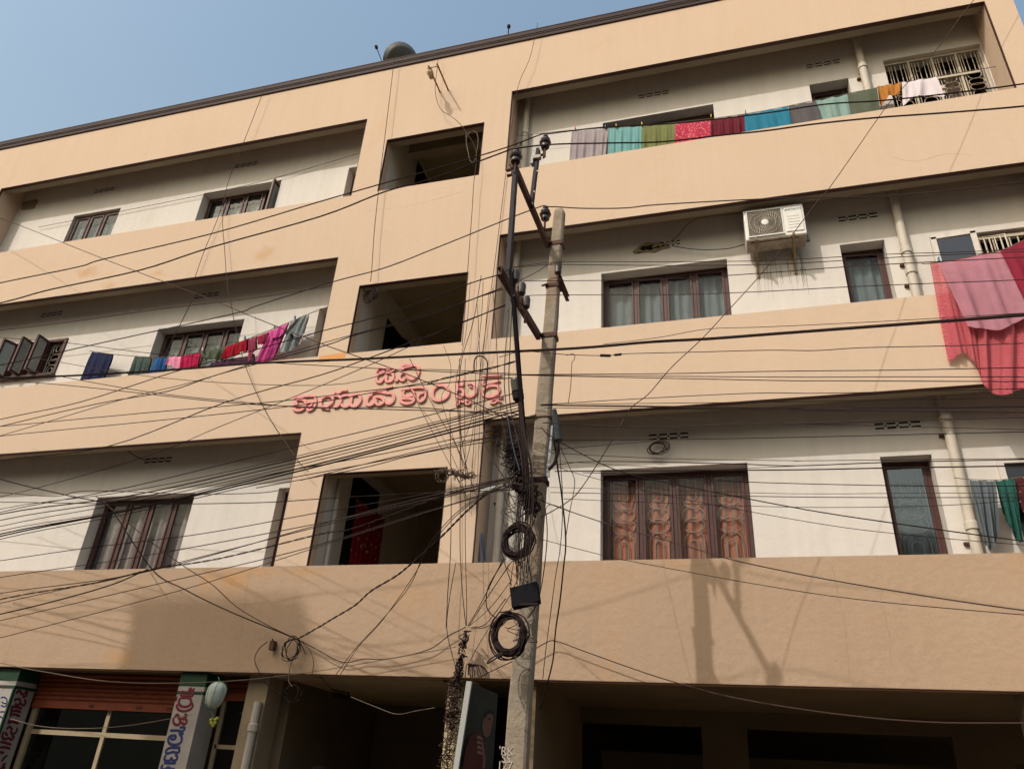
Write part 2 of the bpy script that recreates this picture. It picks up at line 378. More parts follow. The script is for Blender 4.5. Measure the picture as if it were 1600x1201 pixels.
for fi in range(3):
    a, b, c = FL[fi]
    for x0, x1 in ((XL0, XL1), (XR0, XR1)):
        obj('balcony_ceiling', MB().box(x0-.1, x1+.1, 9.2, YW, b+.40, b+.55), CEIL, B)
        obj('balcony_floor', MB().box(x0-.1, x1+.1, 9.2, YW, a-.86, a-.80), CEIL, B)
    # side returns of the recess
    for x, s in ((XL0, -1), (XL1, 1), (XR0, -1), (XR1, 1)):
        obj('side_return', MB().box(x+(.002*s), x+.16*s, 9.2, YW, a-.86, b+.45), PEACH, B)
# dark rooms behind the windows
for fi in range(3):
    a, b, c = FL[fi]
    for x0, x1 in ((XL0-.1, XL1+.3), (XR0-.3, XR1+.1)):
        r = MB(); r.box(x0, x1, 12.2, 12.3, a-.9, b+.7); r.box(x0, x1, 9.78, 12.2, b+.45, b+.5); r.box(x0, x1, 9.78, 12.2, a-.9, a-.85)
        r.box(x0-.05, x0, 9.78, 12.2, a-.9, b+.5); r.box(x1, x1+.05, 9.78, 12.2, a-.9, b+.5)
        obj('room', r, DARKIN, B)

# ---------------- hairline cracks and seams in the plaster
CRK = mat('crack_line', (.22, .13, .07), .95, .05)
def crack(pts, wd=.0016, y=9.0):
    P = cr([at(x, y_, y-.0006) for x, y_ in pts], 3); rn = random.Random(int(pts[0][0])); P = [p+Vector((rn.gauss(0, .006), 0, rn.gauss(0, .006))) for p in P]
    obj('crack', MB().tube(P, wd, 3, ell=(Vector((0, 1, 0)), .4)), CRK, B)
crack([(46,895),(36,930),(28,965),(14,1010),(6,1040)]); crack([(392,890),(384,930),(380,965),(375,1000),(370,1045)])
crack([(0,1030),(60,1037),(130,1040),(210,1042)], .0013); crack([(1300,880),(1310,930),(1322,985),(1326,1060)], .001); crack([(1375,930),(1388,985),(1392,1040)], .001)
crack([(700,740),(706,780)], .001); crack([(560,700),(600,695),(640,698)], .001); crack([(1395,245),(1430,252),(1480,240),(1520,243)], .0014); crack([(925,352),(945,345),(960,330)], .001)
crack([(570,330),(640,322),(720,300)], .001); crack([(1090,930),(1110,934)], .0012); crack([(240,315),(300,304),(345,298)], .001); crack([(1000,880),(1060,884),(1120,879)], .0013)
# ---------------- windows
def grille_cell(mb, x0, x1, z0, z1, y, r):
    w_ = x1-x0; h = z1-z0; cx = (x0+x1)/2; zc = z0+h*.52; e = min(w_*.36, h*.13)
    P = lambda u, v: Vector((x0+u*w_, y, z0+v*h))
    ztop_, zbot = zc+e*1.15, zc-e*1.15
    for u in (.04, .96): mb.tube([P(u, 0), P(u, 1)], r, 4)
    # nested U from above and its mirror from below
    for u0, vt, zz, s in ((.17, 1, ztop_, 1), (.36, 1, ztop_+h*.09, 1)):
        A = x0+u0*w_; Bx = x1-u0*w_; rr = (Bx-A)/2
        pts = [Vector((A, y, z1)), Vector((A, y, zz+rr*.9))]+[Vector((cx-rr*cos(t), y, zz+rr*.9-rr*.9*sin(t))) for t in [pi*k/6 for k in range(1, 6)]]+[Vector((Bx, y, zz+rr*.9)), Vector((Bx, y, z1))]
        mb.tube(pts, r, 4)
    for u0, zz in ((.17, zbot), (.36, zbot-h*.09)):
        A = x0+u0*w_; Bx = x1-u0*w_; rr = (Bx-A)/2
        pts = [Vector((A, y, z0)), Vector((A, y, zz-rr*.9))]+[Vector((cx-rr*cos(t), y, zz-rr*.9+rr*.9*sin(t))) for t in [pi*k/6 for k in range(1, 6)]]+[Vector((Bx, y, zz-rr*.9)), Vector((Bx, y, z0))]
        mb.tube(pts, r, 4)
    for dz in (-.55*e, .55*e):
        mb.tube([Vector((cx+e*1.05*cos(t), y, zc+dz+e*.72*sin(t))) for t in [2*pi*k/14 for k in range(14)]], r, 4, closed=True)
    mb.tube([P(.04, .52), Vector((cx-e, y, zc))], r, 4); mb.tube([Vector((cx+e, y, zc)), P(.96, .52)], r, 4)
def curtain(x0, x1, z0, z1, y, m, parent, folds=9, amp=.02, name='curtain'):
    mb = MB(); n = folds*6
    for i in range(n+1):
        u = i/n; yy = y+amp*sin(u*folds*2*pi)+amp*.5*sin(u*folds*3.7+1)
        mb.v += [Vector((x0+(x1-x0)*u, yy, z1)), Vector((x0+(x1-x0)*u, yy+.004*sin(9*u), z0))]
    for i in range(n): mb.f.append((2*i, 2*i+1, 2*i+3, 2*i+2))
    return obj(name, mb, m, parent, smooth=True)
def window(x0, x1, z0, z1, n, cur, glass=GLASS, grille=None, y=YF, label=None, leaf_open=(), wood=WOOD, fw=.055):
    f = MB(); g = .003
    f.box(x0+g, x0+fw, y, y+.07, z0, z1-g); f.box(x1-fw, x1-g, y, y+.07, z0, z1-g)
    f.box(x0+fw, x1-fw, y, y+.07, z1-fw, z1-g); f.box(x0+fw, x1-fw, y, y+.07, z0, z0+fw)
    lw = (x1-x0-2*fw)/n
    for i in range(1, n): f.box(x0+fw+lw*i-.026, x0+fw+lw*i+.026, y+.004, y+.066, z0+fw, z1-fw)
    wo_ = obj('window', f, wood, B, label=label, bev=.004)
    for i in range(n):
        a = x0+fw+lw*i+(.026 if i else 0); b = x0+fw+lw*(i+1)-(.026 if i < n-1 else 0)
        if i in leaf_open: continue
        s = MB(); t = .034; q = .002
        s.box(a+q, a+t, y-.012, y+.03, z0+fw+q, z1-fw-q); s.box(b-t, b-q, y-.012, y+.03, z0+fw+q, z1-fw-q)
        s.box(a+t, b-t, y-.012, y+.03, z1-fw-t, z1-fw-q); s.box(a+t, b-t, y-.012, y+.03, z0+fw+q, z0+fw+t)
        obj('sash', s, wood, wo_, bev=.003)
        obj('pane', MB().box(a+t, b-t, y+.006, y+.011, z0+fw+t, z1-fw-t), glass, wo_)
        if grille:
            gm = MB(); grille_cell(gm, a+.01, b-.01, z0+fw, z1-fw, y+.085, .0075); obj('grille', gm, grille, wo_)
    if cur: curtain(x0+.02, x1-.02, z0-.05, z1, y+.12, cur, wo_, folds=max(3, int((x1-x0)*7)))
    return wo_
window(-13.29, -12.05, 9.3, 10.525, 3, CUR_GR, GLASS, None, y=9.60, label='three leaf window nearest the left end of the top floor')
w2 = window(-9.97, -8.14, 9.3, 10.53, 4, CUR_GR, GLASS, None, leaf_open=(3,))
window(-6.65, -6.2, 9.2, 10.54, 1, CUR_GR)
window(-9.98, -8.13, 5.9, 7.205, 4, CUR_GR)
window(-6.63, -6.2, 5.8, 7.235, 1, CUR_GR)
window(-10.07, -8.17, 2.6, 3.915, 4, CUR_PK)
window(-6.66, -6.2, 2.5, 3.92, 1, None, glass=DGLASS)
window(-1.66, .24, 9.3, 10.56, 4, CUR_GR, GLASSB)
window(1.79, 2.39, 9.3, 10.62, 1, CUR_GR)
window(-1.68, .22, 5.9, 7.255, 4, CUR_BL, GLASS)
window(1.80, 2.39, 5.9, 7.26, 1, CUR_BL, GLASS)
window(-1.68, .235, 2.6, 3.95, 4, CUR_OR, GLASS, GRM, label='four leaf window with orange curtains and iron grilles')
window(1.81, 2.385, 2.5, 3.94, 1, CUR_DK, GLASSB, GRM)
# open leaf of the second top-floor window
t = MB(); t.bar((-8.22, 9.42, 9.35), (-8.22, 9.42, 10.47), .035, .05); t.bar((-8.26, 9.72, 9.35), (-8.26, 9.72, 10.47), .035, .05)
t.bar((-8.22, 9.43, 10.45), (-8.26, 9.71, 10.45), .035, .05); t.bar((-8.22, 9.43, 9.4), (-8.26, 9.71, 9.4), .035, .05)
lf = obj('open_sash', t, WOOD, w2)
obj('pane', MB().box(-8.243, -8.238, 9.44, 9.7, 9.42, 10.43), FROST, w2)
# mid floor far-left window: frame flush with the wall, three leaves standing open, iron grille
fx0, fx1, fz0, fz1 = -13.33, -12.06, 6.44, 7.24
f = MB(); f.box(fx0, fx0+.06, 9.50, 9.62, fz0, fz1); f.box(fx1-.06, fx1, 9.50, 9.62, fz0, fz1)
f.box(fx0+.06, fx1-.06, 9.50, 9.62, fz1-.06, fz1); f.box(fx0-.05, fx1+.02, 9.44, 9.62, fz0-.05, fz0)
for k in (1, 2):
    xx = fx0+.06+(fx1-fx0-.12)*k/3; f.box(xx-.03, xx+.03, 9.505, 9.61, fz0, fz1-.06)
w4 = obj('window', f, WOOD, B, label='far left window with three wooden leaves standing open', bev=.004)
gm = MB()
for k in range(3):
    a = fx0+.06+(fx1-fx0-.12)*k/3; grille_cell(gm, a+.03, a+(fx1-fx0-.12)/3-.03, fz0, fz1-.06, 9.6, .008)
obj('grille', gm, IRON, w4)
for k in range(3):
    xh = fx0+.03+(fx1-fx0-.12)*k/3+(.01 if k else 0); ln = .22; tx = xh+(-.07 if k == 0 else .0); y0 = 9.50
    s = MB()
    s.bar((xh, y0, fz0+.02), (xh, y0, fz1-.02), .04, .035); s.bar((tx, y0-ln, fz0+.02), (tx, y0-ln, fz1-.02), .045, .035)
    s.bar((xh, y0-.02, fz1-.04), (tx, y0-ln+.02, fz1-.04), .035, .045); s.bar((xh, y0-.02, fz0+.04), (tx, y0-ln+.02, fz0+.04), .035, .045)
    obj('open_sash', s, WOOD, w4)
    obj('pane', MB().bar((xh, y0-.03, (fz0+fz1)/2), (tx, y0-ln+.03, (fz0+fz1)/2), .006, fz1-fz0-.12), FROST, w4)
# top right iron grille opening
g0, g1, gz0, gz1 = 2.95, 4.36, 8.6, 10.88
gr = obj('grille_gate', MB().box(g0, g1, 9.6, 9.63, gz1-.05, gz1).box(g0, g0+.03, 9.6, 9.63, gz0, gz1-.05), IRON, B, label='iron grille across the top right opening')
n = 4
for k in range(n):
    a = g0+.04+(g1-g0-.04)*k/n; b2 = a+(g1-g0-.04)/n
    m_ = MB(); grille_cell(m_, a+.03, b2-.03, 9.35, gz1-.08, 9.615, .006); m_.box(b2-.022, b2+.006, 9.60, 9.63, gz0, gz1-.05)
    obj('grille', m_, IRON, gr)
obj('grille_rail', MB().box(g0+.3, g1-.1, 9.585, 9.6, 10.32, 10.36).box(3.62, 3.72, 9.57, 9.598, 10.08, 10.15).box(3.62, 3.71, 9.57, 9.598, 9.97, 10.03), IRON, gr)
curtain(3.85, 4.2, 8.7, 10.8, 9.9, mat('rag_curtain', (.30, .24, .22), .9, .1, noise=.4, nscale=9), gr, 5, .03)
# mid right: white framed shutter standing open in front of a barred window
d = MB(); A0 = at(1457, 372, 9.30); A1 = at(1519, 362, 9.30); zb = 5.8
for a_, b_ in (((A0.x, A0.z), (A0.x, zb)), ((A1.x, A1.z), (A1.x, zb))):
    d.bar((a_[0], 9.30, a_[1]), (b_[0], 9.30, b_[1]), .07, .04, (0, 1, 0))
d.bar((A0.x-.03, 9.30, A0.z), (A1.x+.03, 9.30, A1.z), .07, .04, (0, 1, 0))
dw = obj('open_shutter', d, IRONW, B, label='white framed dark shutter standing open beside the drainpipe')
obj('pane', MB().box(A0.x+.04, A1.x-.04, 9.29, 9.31, zb, A0.z-.04), mat('dark_film_glass', (.03, .035, .05), .3, .5), dw)
bw = MB(); bw.box(3.1, 4.36, 9.58, 9.61, 7.10, 7.15).box(3.1, 4.36, 9.58, 9.61, 6.2, 6.23)
for k in range(13): bw.tube([(3.14+k*.1, 9.595, 5.5), (3.14+k*.1, 9.595, 7.15)], .009, 5)
obj('window_bars', bw, IRON, B)
bw2 = MB(); A = at(1528, 372, 9.4); C_ = at(1570, 366, 9.15)
bw2.tube([A, C_, C_+Vector((0, 0, -.5)), A+Vector((0, 0, -.5))], .014, 5, closed=True)
for k in range(1, 5):
    q = A.lerp(C_, k/5); bw2.tube([q, q+Vector((0, 0, -.5))], .009, 5)
obj('open_grille_leaf', bw2, IRON, B)
# low right doorway: white frame, dark glass
dd = MB(); dd.box(3.05, 3.12, 9.5, 9.6, 2.0, 3.83).box(3.12, 4.2, 9.5, 9.6, 3.77, 3.83).box(3.6, 3.65, 9.52, 9.58, 2.0, 3.77)
dr = obj('door_frame', dd, IRONW, B)
obj('pane', MB().box(3.12, 3.6, 9.55, 9.56, 2.0, 3.77), mat('dark_door_glass', (.02, .022, .028), .2, .5), dr)
# ventilation slots: brick lattice with paired slots
def vent(x, z, y=YW, wd=.60):
    p = MB(); h = .10
    p.box(x-.02, x+wd+.02, y-.006, y-.0005, z-h/2-.02, z+h/2+.02)
    v = obj('vent', p, CREAM, B)
    s = MB(); c = wd/4
    for k in range(4):
        for dz in (-.030, .030):
            s.box(x+k*c+.015, x+(k+1)*c-.02, y-.0085, y-.003, z+dz-.012, z+dz+.012)
        if k: s.lathe((x+k*c-.002, y-.0085, z), [(.014, 0), (.014, .004)], (0, 1, 0), 6)
    obj('slot', s, HOLE, v)
for x, z in ((-13.0, 11.15), (-9.4, 11.14), (-13.03, 7.88), (-9.39, 7.85), (-9.36, 4.52), (-1.03, 11.05), (1.78, 11.05), (1.83, 7.72), (-1.03, 4.39), (1.80, 4.35), (-.75, 7.68)):
    vent(x, z, wd=.56 if x != -.75 else .32)
# broken vent: knocked-out plaster
bm_ = MB(); c = at(1018, 387, YW); n = 14
ring = [c+Vector(((.28+.05*sin(5*k))*cos(2*pi*k/n), -.008, (.10+.03*sin(3*k+1))*sin(2*pi*k/n))) for k in range(n)]
bm_.add(ring+[r_+Vector((0, .007, 0)) for r_ in ring], [tuple(range(n)), ]+[(k, k+n, (k+1) % n+n, (k+1) % n) for k in range(n)])
bv = obj('broken_vent', bm_, BARE, B)
bm_ = MB(); ring = [c+Vector((-.04, 0, 0))+Vector(((.16+.04*sin(4*k))*cos(2*pi*k/n), -.012, (.045+.015*sin(3*k))*sin(2*pi*k/n))) for k in range(n)]
bm_.add(ring+[r_+Vector((0, .003, 0)) for r_ in ring], [tuple(range(n)), ]+[(k, k+n, (k+1) % n+n, (k+1) % n) for k in range(n)])
obj('hole', bm_, HOLE, bv)
obj('rubble', MB().lathe(c+Vector((-.22, -.03, -.05)), [(.01, -.07), (.03, -.03), (.028, .03), (.01, .06)], (1, 0, .1), 7).lathe(c+Vector((.06, -.03, .0)), [(.01, -.05), (.022, 0), (.01, .05)], (1, 0, .3), 7), BARE, bv)
pp = [at(33, 328, 9.52), at(36, 316, 9.52), at(57, 311, 9.52), at(60, 313, 9.52), at(53, 326, 9.52)]
obj('bare_patch', MB().add([p+Vector((0, -.006, 0)) for p in pp]+[p+Vector((0, .004, 0)) for p in pp], [(0,4,3,2,1)]+[(k, (k+1) % 5, (k+1) % 5+5, k+5) for k in range(5)]), BARE, B)
pp = [at(499, 557, 9.0), at(540, 550, 9.0), at(538, 562, 9.0), at(498, 566, 9.0)]
obj('paint_patch', MB().add([p+Vector((0, -.003, 0)) for p in pp]+[p+Vector((0, .002, 0)) for p in pp], [(0,3,2,1)]+[(k, (k+1) % 4, (k+1) % 4+4, k+4) for k in range(4)]), mat('orange_patch', (.62, .30, .12), .9, .1), B)
# drainpipes with collars
def pipe(px0, zt, zb, x, y=9.44, r=.06, m=PIPE):
    pi_ = obj('drainpipe', MB().lathe((x, y, zb), [(r, 0), (r, zt-zb)], n=14), m, B, smooth=False)
    for zc in px0:
        obj('collar', MB().lathe((x, y, zc), [(r+.003, -.05), (r+.014, -.045), (r+.014, .035), (r+.003, .05)], n=14), m, pi_)
        obj('pipe_bracket', MB().box(x-.1, x+.02, y+.05, YW+.01, zc-.2, zc-.17), RUST, pi_)
for fi, zc in ((0, (10.72,)), (1, (6.95, 6.6)), (2, (4.35, 3.0))):
    a, b, c_ = FL[fi]; pipe(zc, b+.42, a-.8, 2.61)
for fi, zc in ((0, (10.55,)), (1, (6.9,)), (2, (3.7,))):
    a, b, c_ = FL[fi]; pipe(zc, b+.42, a-.8, -3.06, 9.43, .055)
a, b, c_ = FL[2]; pipe((3.4,), b+.42, a-.8, -2.86, 9.44, .06, PIPEB)
# stairwell rooms behind the middle openings
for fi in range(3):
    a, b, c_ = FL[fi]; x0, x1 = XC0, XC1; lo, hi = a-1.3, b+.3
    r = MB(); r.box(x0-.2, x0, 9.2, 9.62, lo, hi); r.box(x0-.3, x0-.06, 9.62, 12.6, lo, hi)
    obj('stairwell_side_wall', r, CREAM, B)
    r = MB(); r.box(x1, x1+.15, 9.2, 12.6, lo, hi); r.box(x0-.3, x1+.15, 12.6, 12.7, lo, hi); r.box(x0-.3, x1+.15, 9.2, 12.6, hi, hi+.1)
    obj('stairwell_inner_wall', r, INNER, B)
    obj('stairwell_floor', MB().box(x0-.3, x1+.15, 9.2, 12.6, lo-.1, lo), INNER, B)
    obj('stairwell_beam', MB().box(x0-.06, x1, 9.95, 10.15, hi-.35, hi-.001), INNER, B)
obj('wall_pipe', MB().tube([(-5.56, 9.42, 2.0), (-5.56, 9.42, 4.6)], .035, 8), PIPE, B)
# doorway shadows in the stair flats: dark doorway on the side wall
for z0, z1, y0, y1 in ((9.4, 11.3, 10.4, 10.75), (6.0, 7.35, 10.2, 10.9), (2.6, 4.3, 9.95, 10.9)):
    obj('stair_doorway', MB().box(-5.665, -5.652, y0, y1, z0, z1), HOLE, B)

# ---------------- ground floor under the band
SOFF = mat('dark_brown_soffit', (.19, .14, .09), .92, .1, noise=.3, nscale=.8)  # one dark brown for the ground ceiling, soffit and porch side wall
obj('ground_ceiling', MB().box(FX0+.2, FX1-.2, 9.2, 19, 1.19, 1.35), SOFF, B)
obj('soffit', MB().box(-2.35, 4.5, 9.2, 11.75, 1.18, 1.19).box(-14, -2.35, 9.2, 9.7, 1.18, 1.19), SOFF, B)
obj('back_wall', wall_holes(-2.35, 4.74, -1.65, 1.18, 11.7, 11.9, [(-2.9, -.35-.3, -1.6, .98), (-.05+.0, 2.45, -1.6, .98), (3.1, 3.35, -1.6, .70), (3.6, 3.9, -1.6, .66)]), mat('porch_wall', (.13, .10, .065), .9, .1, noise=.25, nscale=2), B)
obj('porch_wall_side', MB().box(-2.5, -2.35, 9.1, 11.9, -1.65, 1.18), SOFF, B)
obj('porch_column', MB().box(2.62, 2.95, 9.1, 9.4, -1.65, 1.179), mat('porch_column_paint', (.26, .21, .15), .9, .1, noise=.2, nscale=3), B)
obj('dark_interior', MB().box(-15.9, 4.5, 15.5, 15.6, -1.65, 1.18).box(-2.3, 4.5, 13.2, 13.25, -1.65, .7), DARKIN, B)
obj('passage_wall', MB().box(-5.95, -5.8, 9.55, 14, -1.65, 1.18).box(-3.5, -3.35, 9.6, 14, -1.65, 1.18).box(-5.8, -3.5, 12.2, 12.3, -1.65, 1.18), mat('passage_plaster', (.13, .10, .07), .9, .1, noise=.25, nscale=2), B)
obj('shop_pier', MB().box(-6.25, -5.95, 9.2, 9.55, -1.65, 1.179), mat('pier_paint', (.30, .24, .17), .9, .1, noise=.3, nscale=3), B)
pc = obj('cable_pier', MB().box(-3.44, -3.16, 9.12, 9.45, -1.65, 1.179), mat('pier_paint_bright', (.55, .45, .28), .9, .1, noise=.3, nscale=3), B)
dp = obj('drainpipe', MB().lathe((-6.02, 9.15, -1.65), [(.05, 0), (.05, 2.5)], n=12), PIPEB, B)
for zc in (.55, -.35): obj('collar', MB().lathe((-6.02, 9.15, zc), [(.05, -.05), (.065, -.045), (.065, .035), (.05, .05)], n=12), PIPEB, dp)
# shops: white columns with painted lettering, roller shutters, glass fronts
def shop_column(x0, x1, name='shop_column'):
    c = obj(name, MB().box(x0, x1, 9.06, 9.42, -1.65, 1.178), SHOPW, B)
    g = MB(); g.box(x0-.003, x1+.003, 9.057, 9.423, 1.0, 1.176); g.box(x0-.003, x1+.003, 9.057, 9.423, .90, .94)
    obj('green_band', g, GREEN, c); return c
cM = shop_column(-7.20, -6.80); _xe = at(28.5, 1057, 9.06).x; cL = shop_column(_xe-.40, _xe)
obj('corner_stripe', MB().box(_xe-.02, _xe+.004, 9.053, 9.09, -1.65, .9), GREEN, cL)
def strokes(parent, lst, plane, m, wpx, scale, off, name='letter', depth=.012, lift=None):
    """flat brush strokes: lst of polylines in zoom pixels, unprojected to a plane"""
    for L in lst:
        w_ = wpx
        if isinstance(L, tuple): L, w_ = L
        P = [plane(off[0]+x/scale, off[1]+y/scale) for x, y in L]
        P = cr(P, 4); r_ = pxr(w_/scale, P[0])
        mb = MB(); ax = lift
        rs = [r_*(.82 if i in (0, len(P)-1) else 1) for i in range(len(P))]
        P = [P[0]+(P[0]-P[1]).normalized()*r_*.6]+P+[P[-1]+(P[-1]-P[-2]).normalized()*r_*.6]; rs = [r_*.4]+rs+[r_*.4]
        mb.tube(P, rs, 10, ell=(ax, depth/r_)); yield mb
def join(gen):
    m = MB()
    for g in gen: m.add(g.v, g.f)
    return m
pf = lambda x, y: at(x, y, 9.058)
def px_(X):
    def f(x, y):
        v = ray(x, y); return v*(X/v.x)
    return f
Yv = Vector((0, 1, 0)); Xv = Vector((1, 0, 0))
S = 7.46; O = (230, 1040)
colM = [
 (INKR, [[(545,262),(530,295),(505,262),(490,275),(500,300),(530,320),(520,350),(480,345),(440,350),(400,345),(392,310),(415,300),(440,320)]]),
 (INKR, [[(385,375),(370,410),(378,450),(410,470),(460,472),(500,450),(512,410),(500,380),(470,368),(400,370)], [(345,360),(335,400)], [(520,430),(530,465),(500,505),(430,525),(370,510),(345,470),(350,450)]]),
 (INKR, [[(325,590),(345,565),(365,580),(370,610),(400,615),(440,600),(460,575),(440,560)], [(310,600),(305,650),(330,680),(370,680),(385,650),(375,635)], [(395,650),(415,670),(445,672),(460,640),(445,615),(420,620)]]),
 (INKB, [[(385,715),(430,712),(432,740),(400,760),(350,750),(300,750),(272,748)]]),
 (INKB, [[(270,830),(290,850),(325,845),(330,815),(300,808),(260,820),(245,860),(260,900),(310,915),(370,905),(400,870),(400,820),(375,780),(420,790)]]),
 (INKB, [[(380,945),(330,950),(270,950),(225,975),(220,1010),(250,1015),(300,1000),(350,1010),(375,990),(370,960)]]),
 (INKB, [[(215,1040),(200,1075),(215,1100),(260,1100),(280,1070),(300,1100),(340,1090),(350,1055),(330,1035)], [(330,1130),(260,1130),(200,1125)]]),
 (INKB, [[(180,1150),(165,1190),(200,1205),(240,1180),(280,1200),(315,1195)]]),
]
for m_, st in colM: obj('letter', join(strokes(cM, st, pf, m_, 26, S, O, depth=.004, lift=Yv)), m_, cM)
S = 7.02; O = (0, 1030); ps = px_(_xe+.002)
colL = [
 [[(180,370),(195,345),(225,350),(240,380),(275,365),(300,345),(285,395),(250,410)]],
 [[(160,450),(180,430),(220,440),(215,480),(190,500),(170,480)], [(225,480),(260,500),(280,470),(270,440)]],
 [[(130,510),(190,520),(235,535)], [(125,560),(180,560),(225,575)], [(120,600),(170,600),(215,620)], [(130,510),(115,620)]],
 [[(110,640),(90,700)], [(95,690),(150,680),(200,700)]],
 [[(75,760),(100,735),(130,760),(120,800),(150,810),(180,790),(190,750)], [(60,800),(80,830)]],
 [[(40,790),(25,840),(50,870),(100,860),(125,880),(150,850),(130,830)]],
 [[(10,900),(60,910),(120,930)], [(5,960),(60,960),(110,975)], [(0,1010),(40,1020)]],
 [[(75,1050),(40,1080),(20,1110)]], [[(60,1140),(30,1160),(50,1185),(10,1190)]],
]
for st in colL: obj('letter', join(strokes(cL, st, ps, INKR, 22, S, O, depth=.004, lift=Xv)), INKR, cL)
colL2 = [[[(10,415),(45,410),(70,430),(75,470),(45,480),(20,460)], [(10,500),(50,515),(75,490)]], [[(0,570),(45,570)], [(0,620),(30,640)]]]
for st in colL2: obj('letter', join(strokes(cL, st, pf, INKB, 12, S, O, depth=.004, lift=Yv)), INKB, cL)
obj('letter', MB().lathe(pf(7, 1072)+Vector((0, -.002, 0)), [(.02, -.004), (.02, .004)], Yv, 8), INKR, cL)
# shutter slats, hanging half way
def shutter(x0, x1, zb, y, n):
    sh = obj('roller_shutter', MB().box(x0, x1, y-.02, y+.015, zb-.10, zb), SHUT, B)
    s = MB(); h = (1.17-zb)/n; pr = []
    for j in range(5):
        t = j/4; pr.append((y-.028*sin(pi*t), zb+h*t))
    v = []; 
    for yy, zz in pr: v += [Vector((x0, yy, zz)), Vector((x1, yy, zz))]
    s.add(v, [(2*j, 2*j+1, 2*j+3, 2*j+2) for j in range(4)])
    first = obj('slat', s, SHUT, sh, smooth=True)
    for k in range(1, n): clone(first, sh, (0, 0, h*k))
    return sh
s1 = shutter(_xe+.01, -7.21, .80, 9.46, 6)
obj('shutter_lug', MB().box(-8.9, -8.82, 9.43, 9.445, .73, .765).box(-8.1, -8.02, 9.43, 9.445, .73, .765).box(-7.6, -7.52, 9.43, 9.445, .73, .765), RUST, s1)
s2 = shutter(-6.75, -6.27, .98, 9.46, 3)
fr = MB(); fr.box(_xe+.08, -7.27, 9.503, 9.557, .36, .42); a0 = at(173, 1113, 9.53); fr.box(a0.x-.03, a0.x+.03, 9.502, 9.558, -1.6, .79)
fr.box(_xe, _xe+.08, 9.48, 9.56, -1.6, .79); fr.box(-7.27, -7.21, 9.5, 9.56, -1.6, .36)
fr.box(-6.77, -6.27, 9.5, 9.56, .30, .35); fr.box(-6.80, -6.74, 9.5, 9.56, -1.6, 1.17)
sf = obj('shop_front_frame', fr, BEIGE, B)
obj('pane', MB().box(_xe+.08, -7.27, 9.525, 9.53, -1.6, 1.15), DGLASS, sf); obj('pane', MB().box(-6.74, -6.27, 9.525, 9.53, -1.6, 1.15), DGLASS, sf)
obj('tube_light', MB().tube([(-6.9, 10.1, .78), (-6.2, 10.1, .78)], .012, 8), mat('dim_tube', (.5, .55, .6), .4), B)
obj('shop_interior', MB().box(-15, _xe-.45, 9.45, 9.5, -1.65, 1.17).box(-9.5, -5.95, 10.9, 11, -1.65, 1.18), DARKIN, B)
# jaali vent above the passage
m_ = MB()
for i in range(5):
    for j in range(3):
        p = at(520+i*6+j*1, 1077+j*5+i*1.3, 9.9); m_.box(p.x-.018, p.x+.018, 9.885, 9.9, p.z-.014, p.z+.014)
obj('lattice_vent', m_, HOLE, B)

